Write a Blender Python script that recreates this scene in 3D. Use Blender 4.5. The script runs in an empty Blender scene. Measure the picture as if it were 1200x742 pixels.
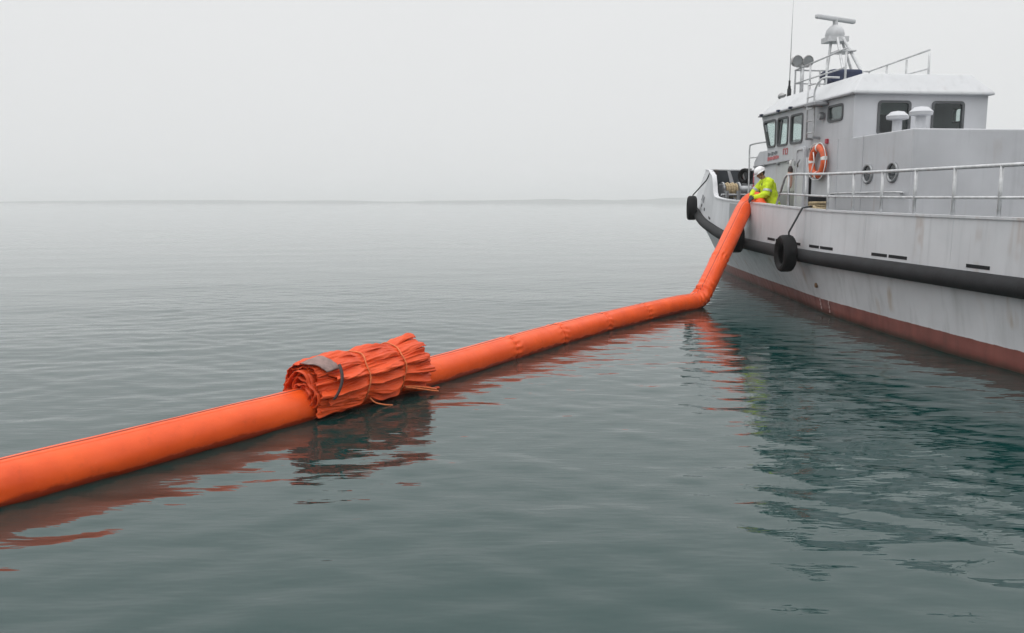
import bpy, bmesh, math, random
import numpy as np
from mathutils import Vector, Matrix, noise as mnoise

random.seed(7)
RNG = np.random.default_rng(11)
PI = math.pi
scene = bpy.context.scene
COL = scene.collection

# ------------------------------------------------------------------ camera
F_PX, CAM_H, PITCH = 1000.0, 2.2, math.atan(0.134)
cam_d = bpy.data.cameras.new('camera')
cam_d.sensor_width = 36.0
cam_d.lens = 36.0 * F_PX / 1200.0
cam_d.clip_start, cam_d.clip_end = 0.05, 30000
cam = bpy.data.objects.new('camera', cam_d)
COL.objects.link(cam)
cam.location = (0, 0, CAM_H)
cam.rotation_euler = (PI / 2 - PITCH, 0, 0)
scene.camera = cam

# ------------------------------------------------------------------ sky and sun (overcast)
SUN_EL, SUN_AZ = math.radians(58), math.radians(215)
world = bpy.data.worlds.new('World')
scene.world = world
world.use_nodes = True
wn, wl = world.node_tree.nodes, world.node_tree.links
wn.clear()
sky = wn.new('ShaderNodeTexSky')
sky.sky_type = 'NISHITA'
sky.sun_disc = False
sky.sun_elevation = SUN_EL
sky.sun_rotation = SUN_AZ
sky.dust_density = 3.0
hs = wn.new('ShaderNodeHueSaturation'); hs.inputs['Saturation'].default_value = 0.10
wl.new(sky.outputs[0], hs.inputs['Color'])
tc = wn.new('ShaderNodeTexCoord')
sep = wn.new('ShaderNodeSeparateXYZ'); wl.new(tc.outputs['Generated'], sep.inputs[0])
ramp = wn.new('ShaderNodeValToRGB')              # plain overcast: a little brighter overhead
ramp.color_ramp.elements[0].position = 0.0;  ramp.color_ramp.elements[0].color = (0.74, 0.752, 0.757, 1)
ramp.color_ramp.elements[1].position = 1.0;  ramp.color_ramp.elements[1].color = (2.05, 2.06, 2.07, 1)
e = ramp.color_ramp.elements.new(0.22); e.color = (0.78, 0.787, 0.792, 1)
e = ramp.color_ramp.elements.new(0.30); e.color = (0.96, 0.965, 0.97, 1)
e = ramp.color_ramp.elements.new(0.45); e.color = (1.12, 1.125, 1.13, 1)
wl.new(sep.outputs['Z'], ramp.inputs['Fac'])
cn = wn.new('ShaderNodeTexNoise'); cn.inputs['Scale'].default_value = 1.6; cn.inputs['Detail'].default_value = 3
wl.new(tc.outputs['Generated'], cn.inputs['Vector'])
cmr = wn.new('ShaderNodeMapRange'); cmr.inputs['To Min'].default_value = 10.3; cmr.inputs['To Max'].default_value = 11.0
wl.new(cn.outputs['Fac'], cmr.inputs['Value'])
mulv = wn.new('ShaderNodeVectorMath'); mulv.operation = 'SCALE'
wl.new(ramp.outputs['Color'], mulv.inputs[0]); wl.new(cmr.outputs[0], mulv.inputs['Scale'])
mixw = wn.new('ShaderNodeMixRGB'); mixw.inputs['Fac'].default_value = 0.93
wl.new(hs.outputs['Color'], mixw.inputs['Color1']); wl.new(mulv.outputs[0], mixw.inputs['Color2'])
bg = wn.new('ShaderNodeBackground'); bg.inputs['Strength'].default_value = 0.1
wl.new(mixw.outputs[0], bg.inputs['Color'])
wo = wn.new('ShaderNodeOutputWorld'); wl.new(bg.outputs[0], wo.inputs['Surface'])

sun_d = bpy.data.lights.new('sun', 'SUN')
sun_d.energy = 0.5
sun_d.angle = math.radians(40)
sun_d.color = (1.0, 0.975, 0.94)
sun = bpy.data.objects.new('sun', sun_d); COL.objects.link(sun)
sdir = Vector((math.sin(SUN_AZ) * math.cos(SUN_EL), math.cos(SUN_AZ) * math.cos(SUN_EL), math.sin(SUN_EL)))
sun.rotation_euler = sdir.to_track_quat('Z', 'Y').to_euler()

scene.view_settings.view_transform = 'Standard'
scene.view_settings.look = 'None'
scene.view_settings.exposure = 0.0
scene.view_settings.gamma = 1.0
scene.render.engine = 'CYCLES'
scene.cycles.use_denoising = True
scene.cycles.max_bounces = 12
scene.cycles.volume_bounces = 8
scene.cycles.sample_clamp_indirect = 6.0
scene.cycles.caustics_reflective = True
scene.cycles.caustics_refractive = False

# ------------------------------------------------------------------ helpers
class MB:
    """collects shapes that become ONE mesh object"""
    def __init__(s): s.v = []; s.f = []
    def add(s, vs, fs):
        o = len(s.v); s.v.extend([tuple(map(float, q)) for q in vs]); s.f.extend([tuple(i + o for i in f) for f in fs]); return s
    def box(s, c, d, rot=None):
        hx, hy, hz = d[0] / 2, d[1] / 2, d[2] / 2
        P = [Vector((x, y, z)) for x in (-hx, hx) for y in (-hy, hy) for z in (-hz, hz)]
        if rot: P = [rot @ q for q in P]
        P = [(q[0] + c[0], q[1] + c[1], q[2] + c[2]) for q in P]
        return s.add(P, [(0, 1, 3, 2), (4, 6, 7, 5), (0, 4, 5, 1), (2, 3, 7, 6), (0, 2, 6, 4), (1, 5, 7, 3)])
    def bbox(s, a, b):
        return s.box([(a[i] + b[i]) / 2 for i in range(3)], [abs(b[i] - a[i]) for i in range(3)])
    def grid(s, rows, closed_u=False, closed_v=False):
        n, m = len(rows), len(rows[0])
        fs = []
        for i in range(n if closed_v else n - 1):
            for j in range(m if closed_u else m - 1):
                a, b = i * m + j, i * m + (j + 1) % m
                c, d = ((i + 1) % n) * m + (j + 1) % m, ((i + 1) % n) * m + j
                fs.append((a, b, c, d))
        return s.add([q for r in rows for q in r], fs)
    def tube(s, path, r, n=8, cap=True, closed=False, up=None):
        path = [Vector(q) for q in path]; N = len(path)
        rs = r if hasattr(r, '__len__') else [r] * N
        rows = []; prev = None
        for i, q in enumerate(path):
            if closed: t = path[(i + 1) % N] - path[i - 1]
            else: t = path[min(i + 1, N - 1)] - path[max(i - 1, 0)]
            t.normalize()
            if prev is None:
                ref = Vector(up) if up else (Vector((0, 0, 1)) if abs(t.z) < 0.9 else Vector((1, 0, 0)))
                a = (ref - t * ref.dot(t)).normalized()
            else: a = (prev - t * prev.dot(t)).normalized()
            prev = a; b = t.cross(a)
            rows.append([q + (a * math.cos(2 * PI * k / n) + b * math.sin(2 * PI * k / n)) * rs[i] for k in range(n)])
        o = len(s.v)
        s.grid(rows, closed_u=True, closed_v=closed)
        if cap and not closed:
            s.f.append(tuple(o + k for k in range(n))[::-1])
            s.f.append(tuple(o + (N - 1) * n + k for k in range(n)))
        return s
    def cyl(s, a, b, r, n=12): return s.tube([a, b], r, n)
    def lathe(s, c, prof, n=20, axis='z'):
        rows = []
        for (r, h) in prof:
            row = []
            for k in range(n):
                t = 2 * PI * k / n; x, y = r * math.cos(t), r * math.sin(t)
                q = {'z': (x, y, h), 'x': (h, x, y), 'y': (x, h, y)}[axis]
                row.append((q[0] + c[0], q[1] + c[1], q[2] + c[2]))
            rows.append(row)
        return s.grid(rows, closed_u=True)
    def torus(s, c, R, r, axis='z', n=32, m=12, squash=1.0):
        rows = []
        for i in range(n):
            t = 2 * PI * i / n; row = []
            for k in range(m):
                p = 2 * PI * k / m; rr = R + r * math.cos(p); h = r * math.sin(p) * squash
                x, y = rr * math.cos(t), rr * math.sin(t)
                q = {'z': (x, y, h), 'x': (h, x, y), 'y': (x, h, y)}[axis]
                row.append((q[0] + c[0], q[1] + c[1], q[2] + c[2]))
            rows.append(row)
        return s.grid(rows, closed_u=True, closed_v=True)
    def build(s, name, mat, parent=None, smooth=False, bevel=0):
        me = bpy.data.meshes.new(name)
        me.from_pydata(s.v, [], s.f)
        bm = bmesh.new(); bm.from_mesh(me); bmesh.ops.recalc_face_normals(bm, faces=bm.faces); bm.to_mesh(me); bm.free()
        return link(name, me, mat, parent, smooth, bevel)

def link(name, me, mat, parent=None, smooth=False, bevel=0):
    if mat is not None: me.materials.append(mat)
    if smooth:
        me.polygons.foreach_set('use_smooth', [True] * len(me.polygons))
        if smooth != 'all':
            try: me.set_sharp_from_angle(angle=math.radians(42))
            except Exception: pass
    o = bpy.data.objects.new(name, me); COL.objects.link(o)
    if parent: o.parent = parent
    if bevel:
        b = o.modifiers.new('bevel', 'BEVEL'); b.width = bevel; b.segments = 2; b.limit_method = 'ANGLE'
    return o

def thing(name, label, cat, loc=(0, 0, 0), rotz=0.0, group=None):
    o = bpy.data.objects.new(name, None); COL.objects.link(o)
    o.location = loc; o.rotation_euler = (0, 0, rotz); o.empty_display_size = 0.2
    return tag(o, label, cat, group)

def tag(o, label, cat, group=None):
    o['label'] = label; o['category'] = cat
    if group: o['group'] = group
    return o

def pchip(xs, ys):
    xs, ys = np.array(xs, float), np.array(ys, float)
    h = np.diff(xs); d = np.diff(ys) / h
    m = np.zeros(len(xs)); m[0], m[-1] = d[0], d[-1]
    for i in range(1, len(xs) - 1):
        if d[i - 1] * d[i] > 0:
            w1, w2 = 2 * h[i] + h[i - 1], h[i] + 2 * h[i - 1]
            m[i] = (w1 + w2) / (w1 / d[i - 1] + w2 / d[i])
    def f(x):
        x = min(max(x, xs[0]), xs[-1])
        i = min(max(int(np.searchsorted(xs, x)) - 1, 0), len(h) - 1)
        t = (x - xs[i]) / h[i]
        return float((1 + 2 * t) * (1 - t) ** 2 * ys[i] + t * (1 - t) ** 2 * h[i] * m[i] + t * t * (3 - 2 * t) * ys[i + 1] + t * t * (t - 1) * h[i] * m[i + 1])
    return f

def spline(pts, n):
    """Catmull-Rom through pts, n points per span"""
    P = [Vector(q) for q in pts]; P = [P[0] * 2 - P[1]] + P + [P[-1] * 2 - P[-2]]
    out = []
    for i in range(1, len(P) - 2):
        for k in range(n):
            t = k / n
            out.append(0.5 * ((2 * P[i]) + (P[i + 1] - P[i - 1]) * t + (2 * P[i - 1] - 5 * P[i] + 4 * P[i + 1] - P[i + 2]) * t * t + (3 * P[i] - P[i - 1] - 3 * P[i + 1] + P[i + 2]) * t ** 3))
    out.append(P[-2]); return out

# ------------------------------------------------------------------ materials
def new_mat(name):
    m = bpy.data.materials.new(name); m.use_nodes = True
    n, l = m.node_tree.nodes, m.node_tree.links
    return m, n, l, n['Principled BSDF']

def nz(n, l, coord, scale, detail=4, vec=(1, 1, 1), rough=0.55):
    mp = n.new('ShaderNodeMapping'); mp.inputs['Scale'].default_value = vec
    l.new(coord, mp.inputs['Vector'])
    t = n.new('ShaderNodeTexNoise'); t.inputs['Scale'].default_value = scale; t.inputs['Detail'].default_value = detail; t.inputs['Roughness'].default_value = rough
    l.new(mp.outputs[0], t.inputs['Vector'])
    return t.outputs['Fac']

def mrange(n, l, v, a, b, c=0.0, d=1.0):
    r = n.new('ShaderNodeMapRange'); l.new(v, r.inputs['Value'])
    for k, x in zip(('From Min', 'From Max', 'To Min', 'To Max'), (a, b, c, d)): r.inputs[k].default_value = x
    return r.outputs[0]

def mixc(n, l, f, a, b):
    m = n.new('ShaderNodeMixRGB')
    for k, x in (('Fac', f), ('Color1', a), ('Color2', b)):
        if hasattr(x, 'links'): l.new(x, m.inputs[k])
        elif k == 'Fac': m.inputs[k].default_value = x
        else: m.inputs[k].default_value = (*x, 1)
    return m.outputs[0]

def math_(n, l, op, a, b):
    m = n.new('ShaderNodeMath'); m.operation = op
    for i, x in enumerate((a, b)):
        if hasattr(x, 'links'): l.new(x, m.inputs[i])
        else: m.inputs[i].default_value = x
    return m.outputs[0]

def bump(n, l, b, h, strength, dist):
    u = n.new('ShaderNodeBump'); u.inputs['Strength'].default_value = strength; u.inputs['Distance'].default_value = dist
    l.new(h, u.inputs['Height']); l.new(u.outputs[0], b.inputs['Normal']); return u

def simple(name, col, rough=0.6, metal=0.0, var=0.2, scale=6.0, bmp=0.0, bscale=30.0, vec=(1, 1, 1), dark=None):
    m, n, l, b = new_mat(name)
    co = n.new('ShaderNodeTexCoord').outputs['Object']
    f = nz(n, l, co, scale, 5, vec)
    lo = tuple(c * (1 - var) for c in col) if dark is None else dark
    hi = tuple(min(1, c * (1 + var * 0.6)) for c in col)
    l.new(mixc(n, l, mrange(n, l, f, 0.3, 0.7), lo, hi), b.inputs['Base Color'])
    l.new(mrange(n, l, f, 0.2, 0.8, max(0.02, rough - 0.08), min(1, rough + 0.08)), b.inputs['Roughness'])
    b.inputs['Metallic'].default_value = metal
    if bmp: bump(n, l, b, nz(n, l, co, bscale, 4, vec), bmp, 0.01)
    return m

def paint(name, col, rust=0.35, grime=0.35, rough=0.45):
    """painted steel: faint plate waviness, grime, thin vertical rust and dirt runs"""
    m, n, l, b = new_mat(name)
    co = n.new('ShaderNodeTexCoord').outputs['Object']
    big = nz(n, l, co, 0.9, 5)
    base = mixc(n, l, mrange(n, l, big, 0.3, 0.72), tuple(c * 0.86 for c in col), tuple(c * 1.06 for c in col))
    run = nz(n, l, co, 1.0, 5, (7, 7, 0.45), 0.6)
    base = mixc(n, l, mrange(n, l, run, 0.52, 0.8, 0, grime), base, tuple(c * 0.45 for c in col))
    rs = nz(n, l, co, 1.0, 3, (3.3, 3.3, 0.22), 0.5); spot = nz(n, l, co, 1.7, 2)
    rf = math_(n, l, 'MULTIPLY', mrange(n, l, rs, 0.60, 0.72), mrange(n, l, spot, 0.5, 0.62))
    base = mixc(n, l, math_(n, l, 'MULTIPLY', rf, rust), base, (0.24, 0.12, 0.045))
    l.new(base, b.inputs['Base Color'])
    l.new(mrange(n, l, run, 0.2, 0.8, rough - 0.08, rough + 0.15), b.inputs['Roughness'])
    bump(n, l, b, nz(n, l, co, 1.5, 2), 0.25, 0.03)
    return m

M = {}
M['grey'] = paint('grey_paint', (0.56, 0.57, 0.59))
M['cabin'] = paint('cabin_paint', (0.49, 0.50, 0.525), rust=0.25, grime=0.25)
M['white'] = paint('white_paint', (0.55, 0.56, 0.575), rust=0.15, grime=0.25)
M['midgrey'] = paint('mid_grey_paint', (0.27, 0.275, 0.29), rust=0.2)
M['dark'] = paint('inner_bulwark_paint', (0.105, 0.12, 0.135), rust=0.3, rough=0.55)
M['deck'] = simple('deck_paint', (0.11, 0.12, 0.125), 0.8, var=0.35, scale=3, bmp=0.3, bscale=60)
M['rail'] = simple('galvanised_rail', (0.52, 0.53, 0.54), 0.42, 0.25, var=0.25, scale=9)
M['steel'] = simple('dull_steel', (0.30, 0.31, 0.32), 0.4, 0.6, var=0.3, scale=9)
M['chrome'] = simple('lamp_metal', (0.36, 0.36, 0.36), 0.3, 0.8, var=0.15, scale=9)
M['rubber'] = simple('fender_rubber', (0.021, 0.0215, 0.0235), 0.72, var=0.5, scale=4, bmp=0.4, bscale=22)
M['tyre'] = simple('tyre_rubber', (0.009, 0.009, 0.010), 0.75, var=0.5, scale=6, bmp=0.3, bscale=40)
M['black'] = simple('black_paint_gap_shade', (0.012, 0.013, 0.015), 0.7)  # bollard paint; also stands in for shade in the slots and recess
M['navy'] = simple('navy_cover', (0.022, 0.03, 0.065), 0.8, var=0.4, bmp=0.4)
M['rope'] = simple('hemp_rope', (0.42, 0.33, 0.2), 0.9, var=0.45, scale=30, bmp=0.6, bscale=90)
M['darkrope'] = simple('dark_rope', (0.05, 0.052, 0.055), 0.85, var=0.4, scale=30, bmp=0.5, bscale=90)
M['redmark'] = simple('red_lettering', (0.50, 0.16, 0.17), 0.6, var=0.4, scale=20)
M['greymark'] = simple('grey_lettering', (0.20, 0.21, 0.225), 0.6, var=0.4, scale=20)
M['redpaint'] = simple('red_gloss', (0.42, 0.035, 0.06), 0.4, var=0.25)
M['coral'] = simple('coral_dome', (0.55, 0.12, 0.09), 0.4)
M['ring'] = simple('ring_orange', (0.66, 0.105, 0.025), 0.45, var=0.25, scale=8, bmp=0.15)
M['ringwhite'] = simple('ring_white', (0.75, 0.74, 0.72), 0.55, var=0.2, scale=14)
M['hivis'] = simple('hi_vis_fabric', (0.60, 0.78, 0.015), 0.75, var=0.18, scale=7, bmp=0.4, bscale=16)
M['silver'] = simple('reflective_tape', (0.42, 0.44, 0.45), 0.4, 0.3)
M['trouser'] = simple('dark_trousers', (0.03, 0.034, 0.045), 0.85, var=0.3, bmp=0.3)
M['boot'] = simple('boot_leather', (0.02, 0.018, 0.016), 0.6)
M['glove'] = simple('work_glove', (0.035, 0.04, 0.045), 0.8, var=0.4, scale=30)
M['skin'] = simple('skin', (0.30, 0.165, 0.11), 0.5, var=0.12, scale=20)
M['hair'] = simple('hair', (0.015, 0.011, 0.009), 0.7)
M['helmet'] = simple('helmet_shell', (0.82, 0.82, 0.83), 0.28, var=0.05)
M['worn'] = simple('worn_mark', (0.36, 0.25, 0.235), 0.7, var=0.4, scale=20)
M['lens'] = simple('lamp_lens', (0.2, 0.215, 0.22), 0.12, 0.0)

for k_ in ('rubber', 'tyre', 'black', 'darkrope'): M[k_].node_tree.nodes['Principled BSDF'].inputs['Specular IOR Level'].default_value = 0.22

def hull_mat():
    m, n, l, b = new_mat('hull_paint')
    co = n.new('ShaderNodeTexCoord').outputs['Object']
    sp = n.new('ShaderNodeSeparateXYZ'); l.new(co, sp.inputs[0]); z = sp.outputs['Z']
    col = (0.56, 0.57, 0.59)
    big = nz(n, l, co, 0.9, 5)
    base = mixc(n, l, mrange(n, l, big, 0.3, 0.72), tuple(c * 0.86 for c in col), tuple(c * 1.05 for c in col))
    run = nz(n, l, co, 1.0, 5, (6, 6, 0.35), 0.6)
    base = mixc(n, l, mrange(n, l, run, 0.5, 0.8, 0, 0.4), base, (0.22, 0.23, 0.22))
    rs = nz(n, l, co, 1.0, 3, (2.6, 2.6, 0.16), 0.5); spot = nz(n, l, co, 1.3, 2)
    rf = math_(n, l, 'MULTIPLY', mrange(n, l, rs, 0.60, 0.70), mrange(n, l, spot, 0.48, 0.6))
    base = mixc(n, l, math_(n, l, 'MULTIPLY', rf, 0.65), base, (0.28, 0.18, 0.08))
    # antifouling below the boot top, its edge slightly uneven; slime at the water
    edge = math_(n, l, 'ADD', z, mrange(n, l, nz(n, l, co, 5, 3), 0.2, 0.8, -0.008, 0.008))
    red = mixc(n, l, mrange(n, l, nz(n, l, co, 2.5, 6), 0.3, 0.7), (0.15, 0.045, 0.036), (0.235, 0.075, 0.06))
    red = mixc(n, l, mrange(n, l, run, 0.5, 0.75, 0, 0.5), red, (0.11, 0.06, 0.05))
    slime = math_(n, l, 'ADD', z, mrange(n, l, nz(n, l, co, 3, 5), 0.2, 0.8, -0.05, 0.05))
    red = mixc(n, l, mrange(n, l, slime, 0.10, 0.0, 0, 0.8), red, (0.05, 0.045, 0.03))
    base = mixc(n, l, mrange(n, l, edge, 0.296, 0.304), red, base)
    l.new(base, b.inputs['Base Color'])
    l.new(mrange(n, l, run, 0.2, 0.8, 0.34, 0.58), b.inputs['Roughness'])
    # faint plate seams and dents
    bump(n, l, b, nz(n, l, co, 1.3, 2), 0.5, 0.05)
    return m
M['hull'] = hull_mat()

def pvc_mat(name, crumple):
    m, n, l, b = new_mat(name)
    co = n.new('ShaderNodeTexCoord').outputs['Object']
    a = nz(n, l, co, 2.2, 6)
    base = mixc(n, l, mrange(n, l, a, 0.3, 0.72), *(((0.67, 0.070, 0.009), (0.83, 0.103, 0.013)) if not crumple else ((0.53, 0.052, 0.010), (0.74, 0.090, 0.014))))
    d = nz(n, l, co, 9, 6, rough=0.65)
    base = mixc(n, l, mrange(n, l, d, 0.56, 0.8, 0, 0.45), base, (0.44, 0.055, 0.015))
    sc = nz(n, l, co, 40, 3, (1, 1, 1))
    base = mixc(n, l, mrange(n, l, sc, 0.66, 0.78, 0, 0.25), base, (0.75, 0.3, 0.17))
    sp = n.new('ShaderNodeSeparateXYZ'); l.new(co, sp.inputs[0])
    wet = mrange(n, l, math_(n, l, 'ADD', sp.outputs['Z'], mrange(n, l, nz(n, l, co, 3.5, 4), 0.25, 0.75, -0.03, 0.03)), 0.065, 0.035)     # splashed just above the water
    base = mixc(n, l, wet, base, (0.36, 0.04, 0.012))
    l.new(base, b.inputs['Base Color'])
    rg = n.new('ShaderNodeMixRGB'); l.new(wet, rg.inputs['Fac']); l.new(mrange(n, l, d, 0.3, 0.8, 0.36 if not crumple else 0.48, 0.58 if not crumple else 0.7), rg.inputs['Color1']); rg.inputs['Color2'].default_value = (0.14, 0.14, 0.14, 1)
    l.new(rg.outputs[0], b.inputs['Roughness'])
    h = nz(n, l, co, 5, 4) if not crumple else math_(n, l, 'ADD', nz(n, l, co, 1.0, 3, (9, 20, 20), 0.55), math_(n, l, 'MULTIPLY', nz(n, l, co, 16, 3), 0.5))
    b.inputs['Specular IOR Level'].default_value = 0.38
    bump(n, l, b, h, 0.35 if not crumple else 0.5, 0.02)
    return m
M['pvc'] = pvc_mat('boom_pvc', False)
M['tarp'] = pvc_mat('tarp_fabric', True)
M['seam'] = simple('seam_stitch', (0.30, 0.055, 0.03), 0.7, var=0.3, scale=20)
M['orangecord'] = simple('orange_cord', (0.62, 0.16, 0.05), 0.7, var=0.3, scale=30, bmp=0.4, bscale=80)
M['patch'] = simple('grey_patch', (0.23, 0.15, 0.135), 0.6, var=0.4, scale=14, bmp=0.4)
M['strap'] = simple('black_strap', (0.05, 0.035, 0.035), 0.7)

def glass_mat():
    m = bpy.data.materials.new('window_glass'); m.use_nodes = True
    n, l = m.node_tree.nodes, m.node_tree.links
    n.remove(n['Principled BSDF'])
    tr = n.new('ShaderNodeBsdfTransparent'); tr.inputs['Color'].default_value = (0.84, 0.89, 0.88, 1)
    gl = n.new('ShaderNodeBsdfGlossy'); gl.inputs['Roughness'].default_value = 0.03; gl.inputs['Color'].default_value = (0.9, 0.95, 0.95, 1)
    lw = n.new('ShaderNodeLayerWeight'); lw.inputs['Blend'].default_value = 0.5
    fr_ = math_(n, l, 'ADD', math_(n, l, 'MULTIPLY', math_(n, l, 'POWER', lw.outputs['Facing'], 4.0), 0.85), 0.05)
    mx = n.new('ShaderNodeMixShader'); l.new(fr_, mx.inputs[0]); l.new(tr.outputs[0], mx.inputs[1]); l.new(gl.outputs[0], mx.inputs[2])
    l.new(mx.outputs[0], n['Material Output'].inputs['Surface'])
    return m
M['glass'] = glass_mat()

def water_mat():
    m, n, l, b = new_mat('sea_water')
    b.inputs['Base Color'].default_value = (0.003, 0.029, 0.027, 1)
    b.inputs['Roughness'].default_value = 0.03
    b.inputs['IOR'].default_value = 1.42
    co = n.new('ShaderNodeTexCoord').outputs['Object']
    f1 = nz(n, l, co, 1.0, 3, (1.1, 2.4, 1), 0.5)
    f2 = nz(n, l, co, 1.0, 2, (2.5, 8.5, 1), 0.5)
    h = math_(n, l, 'ADD', math_(n, l, 'MULTIPLY', f1, 0.012), math_(n, l, 'MULTIPLY', f2, 0.0058))
    ln = n.new('ShaderNodeVectorMath'); ln.operation = 'LENGTH'; l.new(co, ln.inputs[0])
    h = math_(n, l, 'MULTIPLY', h, mrange(n, l, ln.outputs['Value'], 9, 26, 1.0, 0.4))
    u = bump(n, l, b, h, 1.0, 1.0)
    return m
M['water'] = water_mat()

# ------------------------------------------------------------------ water: one sheet to the horizon, real waves near the boom
def axis_pts(lo, hi, d0, g, far):
    mid = list(np.arange(lo, hi, d0)); out = mid[:]
    d, x = d0, hi
    while x < far: out.append(x); d = d * (1 + g); x += d
    out.append(far)
    d, x, neg = d0, lo, []
    while x > -far: d = d * (1 + g); x -= d; neg.append(x)
    return np.array(sorted(neg + out))

def make_water():
    FAR = 7000.0
    xs = axis_pts(-6.5, 9.0, 0.055, 0.035, FAR)
    ys = axis_pts(3.2, 20.0, 0.05, 0.016, FAR)
    ys = np.concatenate([[-FAR, -900, -150, -40, -12, -4, -1], ys[ys > 0.0]])
    X, Y = np.meshgrid(xs, ys)
    dx = np.gradient(xs); dy = np.gradient(ys)
    DX, DY = np.meshgrid(dx, dy)
    Z = np.zeros_like(X)
    r = np.random.default_rng(5)
    # slowly varying patches of calm and ruffled water
    patch = 1 + 0.35 * np.sin(X * 0.31 + 0.8 * np.sin(Y * 0.13)) * np.sin(Y * 0.22 + 1.3 + 0.6 * np.sin(X * 0.17))
    patch = patch * (0.30 + 0.70 / (1 + np.exp((np.hypot(X - 2, Y) - 15) / 4.0)))      # ruffled near the boom and hull, calmer farther out
    NW = 90
    for i in range(NW):
        lam = 0.26 * (7.0 / 0.26) ** ((i + r.random()) / NW)
        ang = -PI / 2 + r.normal(0, 0.62) + 0.15
        k = 2 * PI / lam; kx, ky = k * math.cos(ang), k * math.sin(ang)
        slope = 0.0090 * (0.38 + 1.0 * math.exp(-((math.log(lam / 0.42)) / 0.6) ** 2))
        a = slope / k
        fade = np.clip((lam / (np.maximum(np.abs(DX * math.cos(ang)), np.abs(DY * math.sin(ang))) + 1e-6) - 3.0) / 3.0, 0, 1)
        env = 1 + 0.5 * np.sin(0.35 * kx * Y * 0.2 - 0.2 * ky * X * 0.35 + r.random() * 6.3)
        ph = kx * X + ky * Y + r.random() * 2 * PI + 0.6 * np.sin(0.11 * k * X + r.random() * 6)
        Z += a * np.sin(ph) * fade * env * patch
    n, m_ = X.shape
    V = np.stack([X, Y, Z], -1).reshape(-1, 3).astype(np.float32)
    idx = np.arange(n * m_).reshape(n, m_)
    Fq = np.stack([idx[:-1, :-1], idx[:-1, 1:], idx[1:, 1:], idx[1:, :-1]], -1).reshape(-1, 4).astype(np.int32)
    me = bpy.data.meshes.new('water')
    me.vertices.add(len(V)); me.vertices.foreach_set('co', V.ravel())
    me.loops.add(Fq.size); me.loops.foreach_set('vertex_index', Fq.ravel())
    me.polygons.add(len(Fq)); me.polygons.foreach_set('loop_start', np.arange(0, Fq.size, 4, dtype=np.int32))
    me.update(calc_edges=True); me.validate()
    o = link('water', me, M['water'], smooth='all')
    o['kind'] = 'structure'
    return o
make_water()

# distant low shore
def make_hills():
    rows = []
    xs = np.linspace(-4200, 4200, 260)
    for k, (dy, hh) in enumerate(((0, -3), (40, 0.45), (220, 1.0), (500, 0.7), (900, -3))):
        row = []
        for x in xs:
            h = 12 + 16 * mnoise.noise(Vector((x / 900, 3.1, 0.2))) + 8 * mnoise.noise(Vector((x / 260, 7.1, k * 0.4))) + 2.5 * mnoise.noise(Vector((x / 60, 1.1, k)))
            h *= 0.5 + 0.5 * math.tanh((x + 900) / 500) * (0.75 + 0.25 * math.sin(x / 700))
            row.append((x, 2600 + dy, max(h, 1.0) * hh if hh > 0 else hh))
        rows.append(row)
    m = simple('shore_scrub', (0.06, 0.075, 0.06), 0.95, var=0.4, scale=0.02)
    o = MB().grid(rows).build('hills', m, smooth='all'); o['kind'] = 'structure'
make_hills()

def make_haze():
    m = bpy.data.materials.new('sea_haze'); m.use_nodes = True
    n, l = m.node_tree.nodes, m.node_tree.links
    n.remove(n['Principled BSDF'])
    v = n.new('ShaderNodeVolumePrincipled')
    v.inputs['Color'].default_value = (0.99, 0.992, 0.994, 1)
    v.inputs['Density'].default_value = 0.0006
    v.inputs['Anisotropy'].default_value = 0.35
    l.new(v.outputs[0], n['Material Output'].inputs['Volume'])
    o = MB().bbox((-7200, -7200, -6), (7200, 7200, 45)).build('haze', m)
    o['kind'] = 'stuff'; o.display_type = 'WIRE'
make_haze()

# ------------------------------------------------------------------ the workboat (local: +x aft from the stem, +y starboard, z up from the water)
BOAT_A = math.atan2(-1, 0.1)
boat = thing('workboat', 'grey steel workboat with raised bow, wheelhouse and black rubber belt', 'boat', (7.0, 31.0, 0), BOAT_A)
BM = Matrix.Translation((7.0, 31.0, 0)) @ Matrix.Rotation(BOAT_A, 4, 'Z')
def bw(u, v, z): return BM @ Vector((u, v, z))
LOA = 24.0
rail_h = pchip([-0.1, 0.1, 0.5, 1.5, 3, 6, 9, 12, 15, 19, 24], [0, 0.34, 0.62, 0.99, 1.33, 1.93, 2.25, 2.43, 2.55, 2.6, 2.55])
rail_z = pchip([-0.1, 3, 6, 9.65, 15, 24], [2.12, 1.95, 1.57, 1.24, 1.15, 1.15])
top_h = pchip([0.5, 0.7, 1.2, 3, 6, 7, 9, 12, 15, 19, 24], [0, 0.22, 0.45, 0.95, 1.83, 1.99, 2.24, 2.42, 2.53, 2.58, 2.53])
top_z = pchip([0.5, 3, 5.85, 6.0, 6.4, 6.6, 9.65, 11, 15, 24], [3.32, 3.2, 2.95, 2.88, 2.36, 2.32, 2.2, 2.15, 2.02, 1.95])
wl_h = pchip([2.0, 2.2, 4.3, 8.7, 11.8, 14.7, 20, 24], [0, 0.1, 0.66, 1.37, 1.81, 2.25, 2.45, 2.35])
NS = 150
S = [(k / NS) ** 1.25 for k in range(NS + 1)]
def uu(stem, s): return stem + (LOA - stem) * s
def hull_row(fz, fh, stem):
    out = []
    for s in S:
        uw, ur = uu(2.0, s), uu(-0.1, s)
        h = wl_h(uw) * (1 - fh) + rail_h(ur) * fh
        z = rail_z(ur) * fz
        out.append((uu(stem, s), h, z))
    return out
rows = [[(uu(2.8, s), 0.0, -0.35 - 0.75 * min(1, s * 4)) for s in S],
        [(uu(2.45, s), wl_h(uu(2.0, s)) * 0.8, -0.45) for s in S]]
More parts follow.
